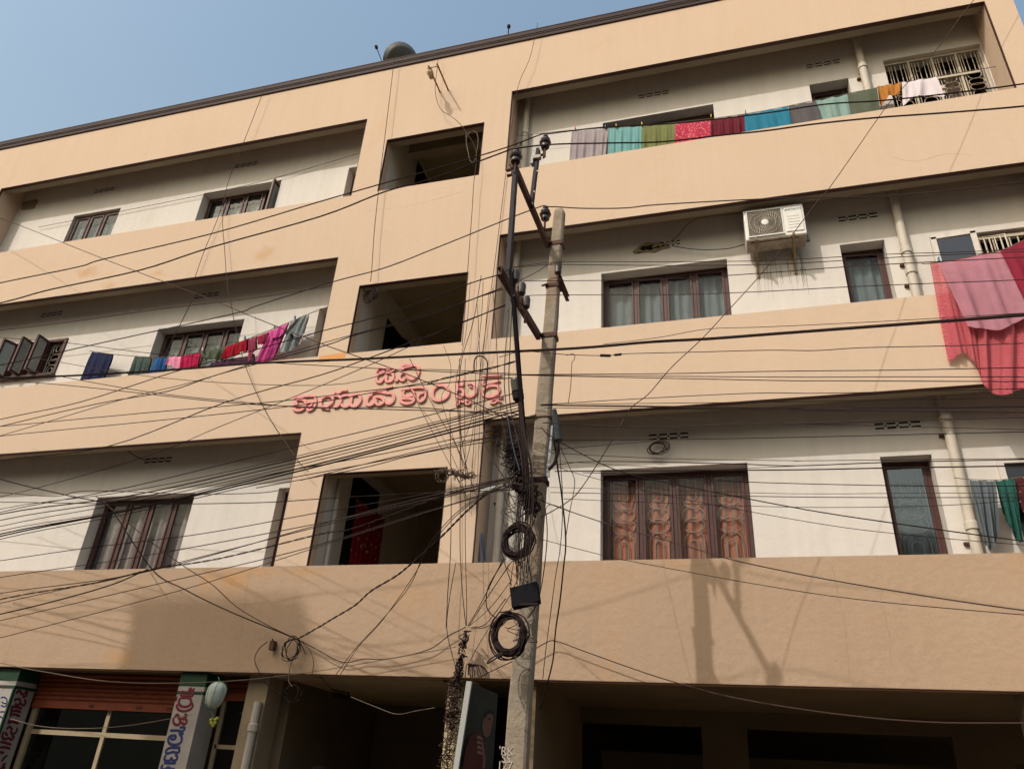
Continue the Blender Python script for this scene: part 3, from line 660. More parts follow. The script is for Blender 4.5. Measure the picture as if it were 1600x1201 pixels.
# ------------------------------------------------------------------ raised pink lettering
SG = empty('building_name_sign', (-5, 9, 5.0), 'raised pink letters in two rows across the wall under the middle stair opening', 'sign')
po = lambda x, y: at(x, y, 8.985)
A_ = (440, 550, 8.42); B_ = (620, 550, 8.42)
letters = [
 (A_, [([(185,605),(180,592),(300,584),(425,578),(445,600),(452,650),(440,710),(400,755),(355,765),(345,735),(385,705),(410,668),(385,655),(350,668)], 27),
       ([(205,690),(185,665),(200,635),(240,622),(290,628),(318,660),(310,715),(265,762),(200,768),(165,745),(165,705),(215,715),(290,720)], 33)]),
 (A_, [([(590,735),(540,735),(520,690),(525,630),(570,590),(630,578),(675,600),(672,655),(630,700),(580,735),(620,750)], 30),
       ([(690,580),(735,575),(775,600),(780,655),(745,710),(700,725)], 30), ([(800,585),(870,565),(915,590),(915,650),(880,705),(830,720),(790,690)], 33),
       ([(940,570),(1000,555),(1035,590),(1035,650),(990,705),(940,715),(905,680)], 33), ([(700,545),(720,530),(755,545),(800,510),(860,505)], 22)]),
 (A_, [([(1190,560),(1150,590),(1125,640),(1130,685),(1170,700),(1220,670),(1250,640)], 34), ([(1220,600),(1260,690),(1320,685),(1350,640),(1310,600),(1250,590)], 30),
       ([(1165,550),(1220,525),(1300,520),(1380,540),(1450,545),(1480,590),(1465,650),(1415,680),(1360,650)], 34), ([(1375,530),(1370,500),(1400,470),(1450,455)], 26), ([(1255,500),(1290,485)], 22)]),
 (A_, [([(1255,260),(1290,215),(1340,225),(1380,215),(1400,240),(1470,215),(1490,235),(1440,260)], 20), ([(1280,290),(1330,260),(1360,265),(1300,295)], 16),
       ([(1275,300),(1250,340),(1260,390),(1310,395),(1345,350),(1375,340),(1380,385),(1440,385),(1470,340),(1465,290),(1410,275),(1370,300),(1385,330)], 28)]),
 (A_, [([(1500,370),(1515,378),(1525,370)], 30)]),
 (B_, [([(85,235),(70,190),(120,170),(220,172),(280,200),(290,260),(265,320),(210,360),(160,340),(130,290),(90,275),(50,300),(40,350),(80,375),(115,350)], 30), ([(90,215),(150,200),(200,190)], 18)]),
 (B_, [([(70,500),(130,490),(210,480),(300,470),(370,480),(385,540),(365,620),(310,655),(280,610),(300,560),(350,540)], 26),
       ([(95,525),(80,560),(130,590),(215,570),(235,600),(210,660),(130,680),(60,655),(60,620),(130,610),(220,620)], 32), ([(200,505),(240,540)], 20)]),
 (B_, [([(540,445),(490,490),(470,560),(490,620),(560,640),(640,610),(680,550),(670,480),(610,440),(540,445)], 34)]),
 (B_, [([(790,370),(790,420),(800,480),(780,540),(800,590),(850,600),(880,540),(850,490),(800,500)], 30), ([(870,360),(870,440),(800,440)], 20), ([(940,420),(1000,415),(1040,470),(1030,550),(970,590),(900,560),(870,520)], 28), ([(960,455),(985,460)], 16)]),
 (B_, [([(790,640),(785,690),(820,690),(830,650),(880,660),(900,650),(920,690),(960,690),(960,640),(900,640)], 22)]),
 (B_, [([(1135,320),(1230,310),(1370,305)], 28), ([(1150,360),(1135,430),(1200,420),(1280,400),(1350,380)], 26), ([(1140,500),(1220,450),(1320,450),(1350,500),(1310,560),(1220,590),(1130,560),(1125,510)], 32)]),
 (B_, [([(1390,590),(1340,610),(1260,630),(1240,670),(1290,670),(1330,640),(1370,660)], 22)]),
]
def ribbon(mb, P, r_, back, front, taper=True):
    """raised flat stroke with bevelled shoulders, standing off the wall between depths back and front"""
    n = len(P); n0 = len(mb.v); sec = ((-1, back), (-1, front+.010), (-.80, front), (.80, front), (1, front+.010), (1, back))
    prev = None
    for i, p in enumerate(P):
        d = P[min(i+1, n-1)]-P[max(i-1, 0)]; d.y = 0; d.normalize(); q = Vector((-d.z, 0, d.x))
        k = 1
        if i in (0, n-1): k = .45
        dy = .004*i/n
        for a, y in sec: mb.v.append(Vector((p.x+q.x*a*r_*k, y+dy, p.z+q.z*a*r_*k)))
    m = len(sec)
    for i in range(n-1):
        for k in range(m-1): mb.f.append((n0+i*m+k, n0+i*m+k+1, n0+(i+1)*m+k+1, n0+(i+1)*m+k))
    mb.f.append(tuple(n0+k for k in range(m))); mb.f.append(tuple(n0+(n-1)*m+k for k in reversed(range(m))))
li = 0
for (ox, oy, sc_), st in letters:
    mb = MB()
    for L, w_ in st:
        P = [po(ox+x/sc_, oy+y/sc_) for x, y in L]; P = cr(P, 5); r_ = pxr(w_*1.32/sc_, P[0])
        P = [P[0]+(P[0]-P[1]).normalized()*r_*.7]+P+[P[-1]+(P[-1]-P[-2]).normalized()*r_*.7]; li += 1
        ribbon(mb, P, r_, 9.0005, 8.968-.0013*(li % 5))
    obj('letter', mb, PINK, SG)

# ------------------------------------------------------------------ air conditioner on brackets
AC = empty('air_conditioner', (.93, 9.3, 7.23), 'white outdoor air conditioner unit on rusty wall brackets above the grey water stains', 'air conditioner')
x0, x1, y0, y1, z0, z1 = .505, 1.335, 9.13, 9.43, 7.235, 7.785
obj('casing', MB().box(x0, x1, y0, y1, z0, z1), ACW, AC, bev=.012)
obj('base_tray', MB().box(x0+.01, x1-.01, y0+.01, y1-.01, z0-.012, z0-.002).box(x0+.06, x0+.72, y0+.05, y1-.05, z0-.03, z0-.013), ACD, AC)
gx0, gx1, gz0_, gz1_ = x0+.05, x0+.52, z0+.05, z1-.045
obj('fan_recess', MB().box(gx0, gx1, y0-.004, y0+.0, gz0_, gz1_), ACG, AC)
fb = MB(); fb.box(gx0-.015, gx1+.015, y0-.014, y0-.004, gz1_, gz1_+.016).box(gx0-.015, gx1+.015, y0-.022, y0-.004, gz0_-.018, gz0_)
fb.box(gx0-.015, gx0, y0-.014, y0-.004, gz0_, gz1_).box(gx1, gx1+.015, y0-.014, y0-.004, gz0_, gz1_)
obj('grille_frame', fb, ACW, AC)
cx, cz, R_ = (gx0+gx1)/2, (gz0_+gz1_)/2, .215
gm = MB()
for k in range(30):
    pts = []
    for j in range(7):
        t = 2*pi*k/30+.55*(j/6)**1.2; rr = .05+(R_-.05)*j/6; pts.append(Vector((cx+rr*cos(t), y0-.018, cz+rr*sin(t))))
    gm.tube(pts, .0032, 4)
for rr in (.15, R_): gm.tube([Vector((cx+rr*cos(2*pi*k/28), y0-.017, cz+rr*sin(2*pi*k/28))) for k in range(28)], .003, 4, closed=True)
obj('fan_grille', gm, mat('grille_wire', (.50, .45, .38), .5), AC)
obj('grille_hub', MB().lathe((cx, y0-.028, cz), [(.045, .012), (.05, .004), (.03, 0)], (0, 1, 0), 16), ACW, AC)
pn = obj('service_panel', MB().box(x0+.565, x1-.03, y0-.012, y0, z0+.06, z1-.05), ACW, AC, bev=.004)
lv = MB()
for k in range(5): lv.box(x0+.60, x1-.07, y0-.0145, y0-.0122, z0+.12+k*.052, z0+.125+k*.052)
obj('louvre', lv, mat('louvre_shadow', (.30, .28, .25), .7), pn)
def text(body, size, p, m, parent, rot=None, ext=.001, name='lettering'):
    c = bpy.data.curves.new('txt', 'FONT'); c.body = body; c.size = size; c.extrude = ext; c.align_x = 'CENTER'; c.align_y = 'CENTER'; c.resolution_u = 2
    t = bpy.data.objects.new('txt', c); me = bpy.data.meshes.new_from_object(t)
    bpy.data.objects.remove(t)
    R3 = rot or Matrix(((1, 0, 0), (0, 0, -1), (0, 1, 0)))
    mb = MB(); mb.v = [R3 @ v.co+Vector(p) for v in me.vertices]; mb.f = [tuple(q.vertices) for q in me.polygons]
    return obj(name, mb, m, parent)
text('HITACHI', .052, (x0+.70, y0-.0135, z1-.095), mat('navy_print', (.05, .05, .10), .6), pn)
obj('round_logo', MB().lathe((x0+.585, y0-.013, z1-.10), [(.014, -.0008), (.014, .0008)], (0, 1, 0), 10), GREY, pn)
bk = MB()
for xx in (x0+.135, x0+.65):
    bk = MB(); bk.bar((xx, YW-.015, z0-.40), (xx, YW-.015, z0-.02), .03, .03, (0, 1, 0)); bk.bar((xx, YW, z0-.03), (xx, y0-.06, z0-.03), .03, .03)
    bk.bar((xx, YW-.02, z0-.36), (xx, y0+.02, z0-.04), .022, .022)
    bk.bar((xx-.012, y0-.03, z0-.03), (xx-.012, y0-.03, z0+.03), .008, .008, (0, 1, 0)).bar((xx+.012, y0-.03, z0-.03), (xx+.012, y0-.03, z0+.03), .008, .008, (0, 1, 0))
    obj('bracket', bk, mat('rusty_cream_bracket', (.36, .24, .14), .8, .2, noise=.4, nscale=20), AC)
obj('valve', MB().box(x1, x1+.05, 9.3, 9.34, z0+.0, z0+.05).box(x1+.0, x1+.035, 9.27, 9.3, z0+.06, z0+.09), GREY, AC)
# grimy streaks down the wall below it
stm = mat('drip_stain', (.22, .19, .15), .9, .1, noise=.3, nscale=20); sx = MB(); rnd = random.Random(4)
for k in range(46):
    a = rnd.uniform(.60, 1.32); zt = rnd.uniform(6.9, 7.2); ln = rnd.uniform(.08, .5); wd = rnd.uniform(.0015, .004)
    sx.add([(a-wd, YW-.002, zt), (a+wd, YW-.002, zt), (a+wd*.3, YW-.002, zt-ln), (a-wd*.3, YW-.002, zt-ln)], [(0, 3, 2, 1)])
obj('drip_stains', sx, stm, B)

# ------------------------------------------------------------------ pulley bracket high on the wall
PB = empty('pulley_bracket', (-4.6, 9, 11.5), 'pulley on two short iron rods sticking out below the roof edge', 'pulley')
for x_, z_ in ((-4.507, 11.568), (-4.673, 11.56)):
    obj('rod', MB().tube([(x_, 9.02, z_), (x_, 8.41, z_)], .017, 8), mat('painted_rod', (.40, .24, .12), .8, noise=.3, nscale=20), PB)
obj('pin', MB().tube([(-4.72, 8.47, 11.568), (-4.49, 8.47, 11.568)], .007, 6), RUST, PB)
pl_ = MB(); pl_.tube([Vector((-4.69, 8.58+.075*cos(t), 11.55+.085*sin(t))) for t in [2*pi*k/14 for k in range(14)]], .026, 7, closed=True)
pl_.lathe((-4.705, 8.58, 11.55), [(.06, 0), (.06, .03)], Xv, 12)
obj('pulley', pl_, mat('pulley_iron', (.38, .26, .15), .8, noise=.4, nscale=20), PB)
obj('rope_lump', MB().lathe((-4.67, 8.50, 11.48), [(.01, -.06), (.05, -.03), (.045, .04), (.02, .08)], (.2, .3, 1), 8), mat('rope', (.50, .38, .24), .95), PB)

# ------------------------------------------------------------------ roof things
c = at(622, 101, 10.0)
SD = empty('satellite_dish', (c.x, 10.0, 11.95), 'dark grey satellite dish showing above the roof edge', 'satellite dish')
ax = Vector((-.62, -.1, .75)).normalized()
prof = [(.42*t, .16*t*t-.10) for t in (0.02, .2, .4, .6, .8, 1)]
dn = Vector((.35, .25, -.90))
dish = MB(); cc = c+Vector((.10, 0, .06)); dax = Vector((-.55, .35, .55)).normalized()
dish.lathe(cc, [(.005, .0), (.15, .015), (.30, .06), (.41, .12), (.415, .12), (.305, .045), (.12, -.005), (.005, -.02)], dax, 24, cap=False)
obj('reflector', dish, mat('dish_grey', (.07, .07, .072), .6, .3), SD, smooth=True)
obj('mount', MB().box(cc.x-.03, cc.x+.05, 9.95, 10.0, cc.z-.20, cc.z-.04).tube([(cc.x, 10, 11.95), (cc.x, 10, cc.z-.1)], .025, 8), GREY, SD)
e0, e1 = at(597, 97, 9.8), at(588, 74, 9.6)
obj('feed_arm', MB().tube([cc-dax*.05+Vector((0, -.05, -.15)), e0, e1], .012, 6), GREY, SD)
obj('feed_horn', MB().lathe(e1, [(.02, -.05), (.035, -.03), (.035, .03), (.02, .05)], (.3, .2, -1), 8), CABLE, SD)
a = at(795, 42, 9.6)
tag(obj('roof_light', MB().tube([(a.x+.02, 9.6, 12.0), (a.x, 9.6, a.z)], .012, 6).lathe(a, [(.01, -.06), (.035, -.03), (.04, .02), (.02, .06)], Vector((0, 0, 1)), 8), CABLE), 'small dark knob on a stick above the roof edge over the right block', 'antenna')

# ------------------------------------------------------------------ washing
def cloth(label, top, bot, y, m, folds=5, amp=.02, grp=None, name='cloth', cat='cloth', ext=0., back=.8, seed=0, yb=None, hem=.012, peg=None, nv=9):
    rn = random.Random(seed+len(label)); nu = max(14, folds*6)
    def pl(L, yy):
        P = [at(x, y_, yy) for x, y_ in L]; P = cr(P, 8) if len(P) > 2 else [P[0].lerp(P[1], i/8) for i in range(9)]
        return P
    def smp(P, u):
        f = u*(len(P)-1); i = min(int(f), len(P)-2); return P[i].lerp(P[i+1], f-i)
    T = pl(top, y); Bt = pl(bot, y if yb is None else yb); ph = rn.uniform(0, 6); ph2 = rn.uniform(0, 6)
    mb = MB()
    def sheet(sgn, reach, off):
        n0 = len(mb.v)
        for j in range(nv+1):
            v = j/nv*reach
            for i in range(nu+1):
                u = i/nu; p = smp(T, u).lerp(smp(Bt, u), v)
                if ext: p = p+Vector((0, 0, -ext*v))
                p = p+Vector((0, 0, -.012*sin(pi*min(1, 2*(u if u < .5 else 1-u)))**2*(1-v)+.018*v*sin(u*7+ph)+.010*v*sin(u*17+ph2)))
                rip = .7*sin(u*folds*1.25*pi+ph+.8*v)+.55*sin((u+.06*sin(5*u+ph))*folds*2.9*pi+ph2-v)+.35*sin(u*folds*5.1*pi+ph*2+1.7*v)*(.4+.6*sin(3*u+ph2)**2)
                k = amp*1.25*(.25+.75*min(1, v*1.6))
                p = p+Vector((0, sgn*off*min(1, v*6)+rip*k, rip*hem*v))
                mb.v.append(p+Vector((rn.uniform(-1, 1)*.0015, 0, 0)))
        for j in range(nv):
            for i in range(nu):
                q = n0+j*(nu+1)+i; mb.f.append((q, q+nu+1, q+nu+2, q+1))
    sheet(-1, 1, .012)
    if back: sheet(1, back, .022)
    return tag(obj(name, mb, m, smooth=True), label, cat, grp)
def line(label, pts, y, w_=1.2, m=CABLEW, name='clothes_line'):
    P = [at(x, y_, y) for x, y_ in pts]; P = cr(P, 5)
    return tag(obj(name, MB().tube(P, pxr(w_, P[0]), 5), m), label, 'line')
def sheercloth(m, a):
    N = m.node_tree.nodes; L = m.node_tree.links; b = N['Principled BSDF']
    tl = N.new('ShaderNodeBsdfTranslucent'); tr = N.new('ShaderNodeBsdfTransparent'); m1 = N.new('ShaderNodeMixShader'); m2 = N.new('ShaderNodeMixShader')
    src = b.inputs['Base Color'].links[0].from_socket; L.new(src, tl.inputs[0]); m1.inputs[0].default_value = .25; m2.inputs[0].default_value = a
    L.new(b.outputs[0], m1.inputs[1]); L.new(tl.outputs[0], m1.inputs[2]); L.new(tr.outputs[0], m2.inputs[1]); L.new(m1.outputs[0], m2.inputs[2])
    L.new(m2.outputs[0], N['Material Output'].inputs[0]); return m
def fab(n, c, **k): return mat(n, tuple(v*.8 for v in c), .92, .08, noise=.18, nscale=5, bump=.4, bscale=22, **k)
G1 = 'washing hung along the top right balcony'; yb_ = 9.33
cloth('lilac grey sheet at the left end of the top right washing', [(894,204),(951,201)], [(889,252),(946,243)], yb_, fab('lilac_cloth', (.40,.35,.37)), 7, .015, G1, ext=.1)
cloth('pale turquoise towel second from the left in the top right washing', [(951,200.5),(1003,197)], [(949,243),(1002,235)], yb_, fab('turquoise_cloth', (.20,.42,.43)), 7, .015, G1, ext=.1)
cloth('olive green towel beside the red patterned cloth in the top row', [(1003,197),(1055,193)], [(1002,235),(1054,227)], yb_, fab('olive_cloth', (.20,.22,.09)), 5, .015, G1, ext=.1)
cloth('red and white speckled cloth on the top right balcony', [(1055,192.5),(1110,187.6)], [(1054,227),(1111,217)], yb_, pattern('red_white_print', (.40,.035,.07), (.52,.30,.30), 'voronoi', 34, .28), 3, .012, G1, ext=.1)
cloth('dark maroon cloth on the top right balcony', [(1110,187),(1163,179)], [(1110,217),(1164,209)], yb_, fab('maroon_cloth', (.16,.025,.04)), 6, .02, G1, ext=.1)
cloth('bright teal blue cloth on the top right balcony', [(1163,179),(1231,166.5)], [(1164,209),(1238,196)], yb_, pattern('teal_print', (.02,.19,.28), (.03,.13,.22), 'wave', 14, .5), 4, .015, G1, ext=.1)
cloth('dark grey cloth between the teal and the mint cloths', [(1231.5,165.5),(1274,158)], [(1238,196),(1285,188)], yb_, fab('grey_cloth', (.13,.12,.13)), 2, .015, G1, ext=.1)
cloth('pale mint cloth with a bunched corner on the top right balcony', [(1274,157.5),(1324,147.5)], [(1285,188),(1328,180)], yb_, fab('mint_cloth', (.27,.40,.37)), 3, .022, G1, ext=.1)
cloth('dark sage cloth next to the orange shirt', [(1324,147),(1370.5,136.5)], [(1328,180),(1374,172)], yb_, fab('sage_cloth', (.12,.14,.10)), 1, .01, G1, ext=.1)
cloth('orange shirt tied in a knot on the top right balcony', [(1371,134.5),(1408,129)], [(1376,169),(1392,150),(1406,150)], yb_, fab('orange_cloth', (.50,.21,.05)), 3, .025, G1)
obj('dark_hem', MB().box(0,.0001,0,.0001,0,.0001), INKR) if False else None
cloth('white speckled cloth at the right end of the top washing', [(1409,128.6),(1440,124),(1462,120.5)], [(1411,165),(1438,150),(1476,153)], yb_, pattern('white_print', (.60,.54,.58), (.40,.34,.42), 'voronoi', 60, .2), 3, .02, G1)
line('washing line along the top right balcony', [(808,213),(894,203.5),(1003,196.5),(1163,178.5),(1324,146.5),(1462,120),(1583,100)], yb_+.005, 1.0)
G2 = 'washing on the middle left balcony'
cloth('navy blue cloth hanging alone on the middle left balcony', [(144,549.4),(160,551),(177.6,553.7)], [(123,595),(143,595),(163,591)], 9.32, fab('navy_cloth', (.025,.03,.075)), 4, .02, 'washing alone', ext=.1)
cloth('dark green and grey printed cloth on the middle left balcony', [(210.5,556.5),(237,557.6)], [(200,588),(232,583)], 9.32, pattern('dark_print', (.05,.075,.07), (.16,.14,.12), 'voronoi', 22, .22), 5, .02, G2, ext=.1)
cloth('bright blue cloth on the middle left balcony', [(245,558.5),(264.5,557)], [(234,583),(257,581)], 9.32, fab('blue_cloth', (.03,.13,.36)), 4, .025, G2, ext=.1)
cloth('pink and white print cloth next to the bright blue one', [(264.5,557.5),(283.5,556)], [(259,570),(282,577)], 9.31, pattern('pink_print', (.62,.20,.33), (.70,.45,.50), 'voronoi', 50, .3), 3, .02, G2)
cloth('crimson ribbed cloth on the middle left balcony', [(283,555.6),(314,550)], [(281,579),(312,576)], 9.32, fab('crimson_cloth', (.52,.02,.09)), 7, .02, G2, ext=.1)
cloth('dark green cloth sagging between crimson and red washing', [(317,548),(353.6,541.5)], [(316,565),(346,558)], 9.31, fab('dull_green_cloth', (.10,.12,.08)), 4, .025, G2)
cloth('deep red cloth on the middle left balcony', [(354,541),(388,529)], [(346,562),(387,550)], 9.31, fab('deep_red_cloth', (.38,.012,.03)), 5, .025, G2)
cloth('dark purple piece under the red washing', [(330,566),(398,553)], [(328,576),(398,570)], 9.34, fab('purple_cloth', (.07,.03,.06)), 6, .02, G2, ext=.12)
cloth('dusty rose cloth between the deep red and the pink washing', [(388,529.7),(401,524.5)], [(389,566),(401,545)], 9.32, fab('rose_cloth', (.33,.06,.11)), 3, .02, G2)
cloth('short maroon cloth folded over the pink washing', [(401.5,525),(419,518.5)], [(403.5,539),(416,535)], 9.28, fab('short_maroon_cloth', (.30,.03,.07)), 3, .02, G2)
cloth('long bright pink cloth on the middle left balcony', [(419,518),(452.7,503.5)], [(398,567),(429,557)], 9.31, fab('pink_cloth', (.66,.10,.34)), 6, .03, G2, ext=.08)
cloth('short bright pink sleeve folded over the long pink cloth', [(423,516),(452.7,503.5)], [(421,533),(443,523)], 9.27, fab('pink_cloth_two', (.66,.10,.34)), 3, .02, G2)
cloth('light grey shirt at the right end of the middle left washing', [(455,501.5),(470,496),(482,491.7)], [(438,552),(456,548),(470,531)], 9.30, fab('light_grey_cloth', (.28,.30,.31)), 4, .035, G2)
cloth('grey sleeve hanging at the end of the light grey shirt', [(470,495),(483,491)], [(445,522),(473,528)], 9.26, fab('light_grey_cloth_two', (.30,.32,.33)), 3, .03, G2)
line('sagging washing line on the middle left balcony', [(140,548),(178,553.5),(245,558),(300,552.5),(354,541),(401,524),(453,503),(483,490),(527,474)], 9.315, 1.0)
G3 = 'long cloths hung over the right edge of the middle balcony'
cloth('red sari with gold print hanging over the right parapet', [(1453,410),(1500,404),(1563,392),(1650,372)], [(1483,567),(1507,554),(1525,574),(1540,606),(1563,614.6),(1600,609),(1660,598)], 8.90,
      sheercloth(pattern('red_gold_print', (.50,.06,.115), (.60,.22,.20), 'wave', 21, .28), .86), 8, .03, G3, 'sari', back=0, nv=16, yb=8.93, hem=.02)
cloth('plain pink cloth laid over the red sari', [(1465.6,410.6),(1520,401),(1563.5,391.6)], [(1513,513),(1540,514),(1575,511),(1612,492)], 8.83, sheercloth(fab('dusty_pink_cloth', (.68,.32,.40)), .93), 4, .022, G3, 'sari', back=0, nv=14)
cloth('crimson cloth beside the pink one at the right edge', [(1563,392),(1600,375),(1660,350)], [(1612,497),(1650,500),(1720,480)], 8.80, fab('crimson_sari', (.30,.03,.06)), 4, .02, G3, 'sari', back=0, nv=14)
line('washing line carrying the long red and pink cloths', [(1440,412),(1465,410),(1563,391),(1600,375),(1680,345)], 8.86, 1.4)
cloth('faded blue jeans hanging on the low right balcony', [(1515,749),(1535,750),(1556,750)], [(1540,852),(1548,856),(1560,838)], 9.31, fab('denim', (.14,.165,.185)), 4, .035, 'trousers on the low right balcony')
cloth('dark green trousers hanging on the low right balcony', [(1555,750),(1570,749),(1585,747)], [(1572,812),(1588,842),(1599,846)], 9.31, fab('green_trousers', (.03,.12,.10)), 4, .03, 'trousers on the low right balcony')
cloth('dark flowered cloth at the right edge of the low balcony', [(1580,747.5),(1620,742)], [(1600,800),(1640,800)], 9.36, pattern('flower_print', (.07,.02,.02), (.4,.2,.15), 'voronoi', 26, .2), 3, .02, 'trousers on the low right balcony')
line('washing line on the low right balcony', [(1490,746),(1515,748.5),(1556,749.5),(1585,746.5),(1640,738)], 9.315, 1.0)
# washing pegs
def peg(px, py, y, m, label):
    p = at(px, py, y-.02); return tag(obj('clothes_peg', MB().box(p.x-.008, p.x+.008, y-.045, y-.01, p.z-.02, p.z+.04), m), label, 'peg')
PGR = mat('pink_peg', (.6,.06,.15), .5); PGB = mat('blue_peg', (.05,.2,.35), .5); PGY = mat('yellow_peg', (.5,.35,.03), .5); PGG = mat('green_peg', (.05,.35,.2), .5)
for x, y_, m_, s in ((899,201,PGR,'pink peg on the lilac sheet'), (946,200,PGB,'blue peg between the lilac and turquoise cloths'), (963,198,PGY,'yellow peg on the turquoise towel'), (1003,195,PGY,'yellow peg between the turquoise and olive towels'),
                  (1111,182.5,PGY,'yellow peg above the maroon cloth'), (1165,176.5,PGB,'blue peg between the maroon and teal cloths')): peg(x, y_, yb_, m_, s)
for x, y_, m_, s in ((383,529,PGB,'blue peg on the deep red cloth'), (429,512,PGG,'green peg on the long pink cloth'), (461,497,PGB,'pale blue peg on the light grey shirt'), (317,547,IRONW,'white peg on the dark green cloth')): peg(x, y_, 9.3, m_, s)
peg(1467, 407, 8.86, PGB, 'blue peg on the red sari')
# curtain on the first stair landing, blue bag, dark clothes in the second stair opening
cur = px_(-5.62)
def side_cloth(label, c4, X, m, folds=6, name='curtain', cat='curtain'):
    P = [ (lambda v: v*(X/v.x))(ray(*q)) for q in c4]; mb = MB(); nu, nv = folds*6, 8
    for j in range(nv+1):
        for i in range(nu+1):
            u, v = i/nu, j/nv; p = P[0].lerp(P[1], u).lerp(P[3].lerp(P[2], u), v); mb.v.append(p+Vector((.02*sin(u*folds*2*pi)*(.4+v), 0, .01*sin(u*9))))
    for j in range(nv):
        for i in range(nu):
            q = j*(nu+1)+i; mb.f.append((q, q+nu+1, q+nu+2, q+1))
    return tag(obj(name, mb, m, smooth=True), label, cat)
side_cloth('red curtain with white print in the lowest stair opening', [(557,778),(601,811),(588,900),(543,900)], -5.60, pattern('red_curtain_print', (.28,.012,.03), (.42,.30,.30), 'voronoi', 11, .22), 6)
side_cloth('dark clothes hanging in the middle stair opening', [(606,508),(640,536),(650,560),(598,560)], -5.60, fab('black_cloth', (.012,.012,.014)), 4, 'dark_clothes', 'clothes')
side_cloth('dark pole shape leaning in the top stair opening', [(652,250),(656,256),(672,290),(662,292)], -5.55, HOLE, 1, 'leaning_plank', 'plank')
cloth('blue grey plastic bag hanging at the corner of the low right balcony', [(744,831),(748,829),(757,834)], [(741,874),(750,878),(757,874)], 9.25, mat('blue_plastic_bag', (.16,.19,.26), .3, .5), 2, .015, name='plastic_bag', cat='bag', ext=.06)

# ------------------------------------------------------------------ the concrete electricity pole
def lerp(a, b, t): return a+(b-a)*t
PBX, PBY, PBZ = -1.85, 6.38, -1.75; PTX, PTY, PTZ = -1.672, 6.66, 6.02
EP = empty('electricity_pole', (PBX, PBY, PBZ), 'weathered concrete electricity pole carrying steel crossarms and tangled cables', 'pole')
def pc_(z): t = (z-PBZ)/(PTZ-PBZ); return Vector((lerp(PBX, PTX, t), lerp(PBY, PTY, t), z)), lerp(.20, .125, t), lerp(.155, .10, t)
mb = MB(); n = 16
prof = []
for i in range(n+1):
    z = lerp(PBZ, PTZ, i/n); c, w_, d_ = pc_(z); b = .018
    jx = .004*sin(i*2.1); q = [(-w_/2+b, -d_/2), (w_/2-b, -d_/2), (w_/2, -d_/2+b), (w_/2, d_/2-b), (w_/2-b, d_/2), (-w_/2+b, d_/2), (-w_/2, d_/2-b), (-w_/2, -d_/2+b)]
    for x_, y_ in q: mb.v.append(c+Vector((x_+jx, y_+.003*sin(i*3.3), 0)))
for i in range(n):
    for k in range(8): mb.f.append((i*8+k, i*8+(k+1) % 8, (i+1)*8+(k+1) % 8, (i+1)*8+k))
c, w_, d_ = pc_(PTZ); i0 = n*8; k0 = len(mb.v)
for x_, y_ in [(-w_/2+b, -d_/2), (w_/2-b, -d_/2), (w_/2, -d_/2+b), (w_/2, d_/2-b), (w_/2-b, d_/2), (-w_/2+b, d_/2), (-w_/2, d_/2-b), (-w_/2, -d_/2+b)]: mb.v.append(c+Vector((x_*.75, y_*.75, .045+.01*sin(x_*60))))
for k in range(8): mb.f.append((i0+k, i0+(k+1) % 8, k0+(k+1) % 8, k0+k))
mb.f.append(tuple(k0+k for k in range(8)))
obj('shaft', mb, CONC, EP)
def clamp(z, name='clamp', m=RUST, h=.05):
    c, w_, d_ = pc_(z); t = .012
    k = MB(); k.box(c.x-w_/2-t, c.x+w_/2+t, c.y-d_/2-t, c.y-d_/2-.001, z-h/2, z+h/2).box(c.x-w_/2-t, c.x+w_/2+t, c.y+d_/2+.001, c.y+d_/2+t, z-h/2, z+h/2)
    k.box(c.x-w_/2-t, c.x-w_/2-.001, c.y-d_/2, c.y+d_/2, z-h/2+.002, z+h/2-.002).box(c.x+w_/2+.001, c.x+w_/2+t, c.y-d_/2, c.y+d_/2, z-h/2+.002, z+h/2-.002)
    k.tube([(c.x-w_/2-.05, c.y-d_/2-.005, z), (c.x-w_/2+.02, c.y-d_/2-.03, z)], .012, 6)
    return obj(name, k, m, EP)
for z in (5.53, 4.27): clamp(z)
clamp(4.93, h=.04); clamp(2.62, m=CABLE, h=.05); clamp(3.3, h=.018, m=mat('wire_tie', (.16,.11,.08), .8))
def channel(mb, a, b, w_, h, t=.008, up=(0,0,1), open_=1):
    a, b = Vector(a), Vector(b); d = (b-a).normalized(); up = Vector(up); r = d.cross(up).normalized(); u = r.cross(d).normalized()
    mb.bar(a, b, t, h, up)
    for s in (-1, 1): mb.bar(a+u*(h/2-t/2)*s+r*(w_/2)*open_, b+u*(h/2-t/2)*s+r*(w_/2)*open_, w_-t-.001, t, up)
    return mb
a1 = pc_(5.62)[0]; a2 = pc_(4.27)[0]
T1 = at(805, 256, 5.17); T2 = at(783, 422, 5.17)
def prj(p): return p
c1 = Vector((a1.x-.085, a1.y-.03, 5.53)); c2 = Vector((a2.x-.095, a2.y-.03, 4.28))
obj('crossarm', channel(MB(), c1, T1, .045, .075), RUST, EP)
obj('crossarm', channel(MB(), c2, T2, .045, .085), RUST, EP)
V0 = at(797, 425, 5.22); V1 = at(808, 262, 5.22)
obj('upright', channel(MB(), V0, V1, .04, .07, up=(0, 1, 0)), STEEL, EP)
U0 = at(832, 322, 5.78); U1 = at(843, 234, 5.78)
up_ = obj('upright', channel(MB(), U0, U1, .035, .065, up=(0, 1, 0)), STEEL, EP)
S0 = at(797, 425, 5.2); S1 = at(809, 584, 5.65); S2 = at(822, 742, 6.22)
obj('brace', channel(MB(), S0, S2, .03, .06, up=(0, 1, 0)), STEEL, EP)
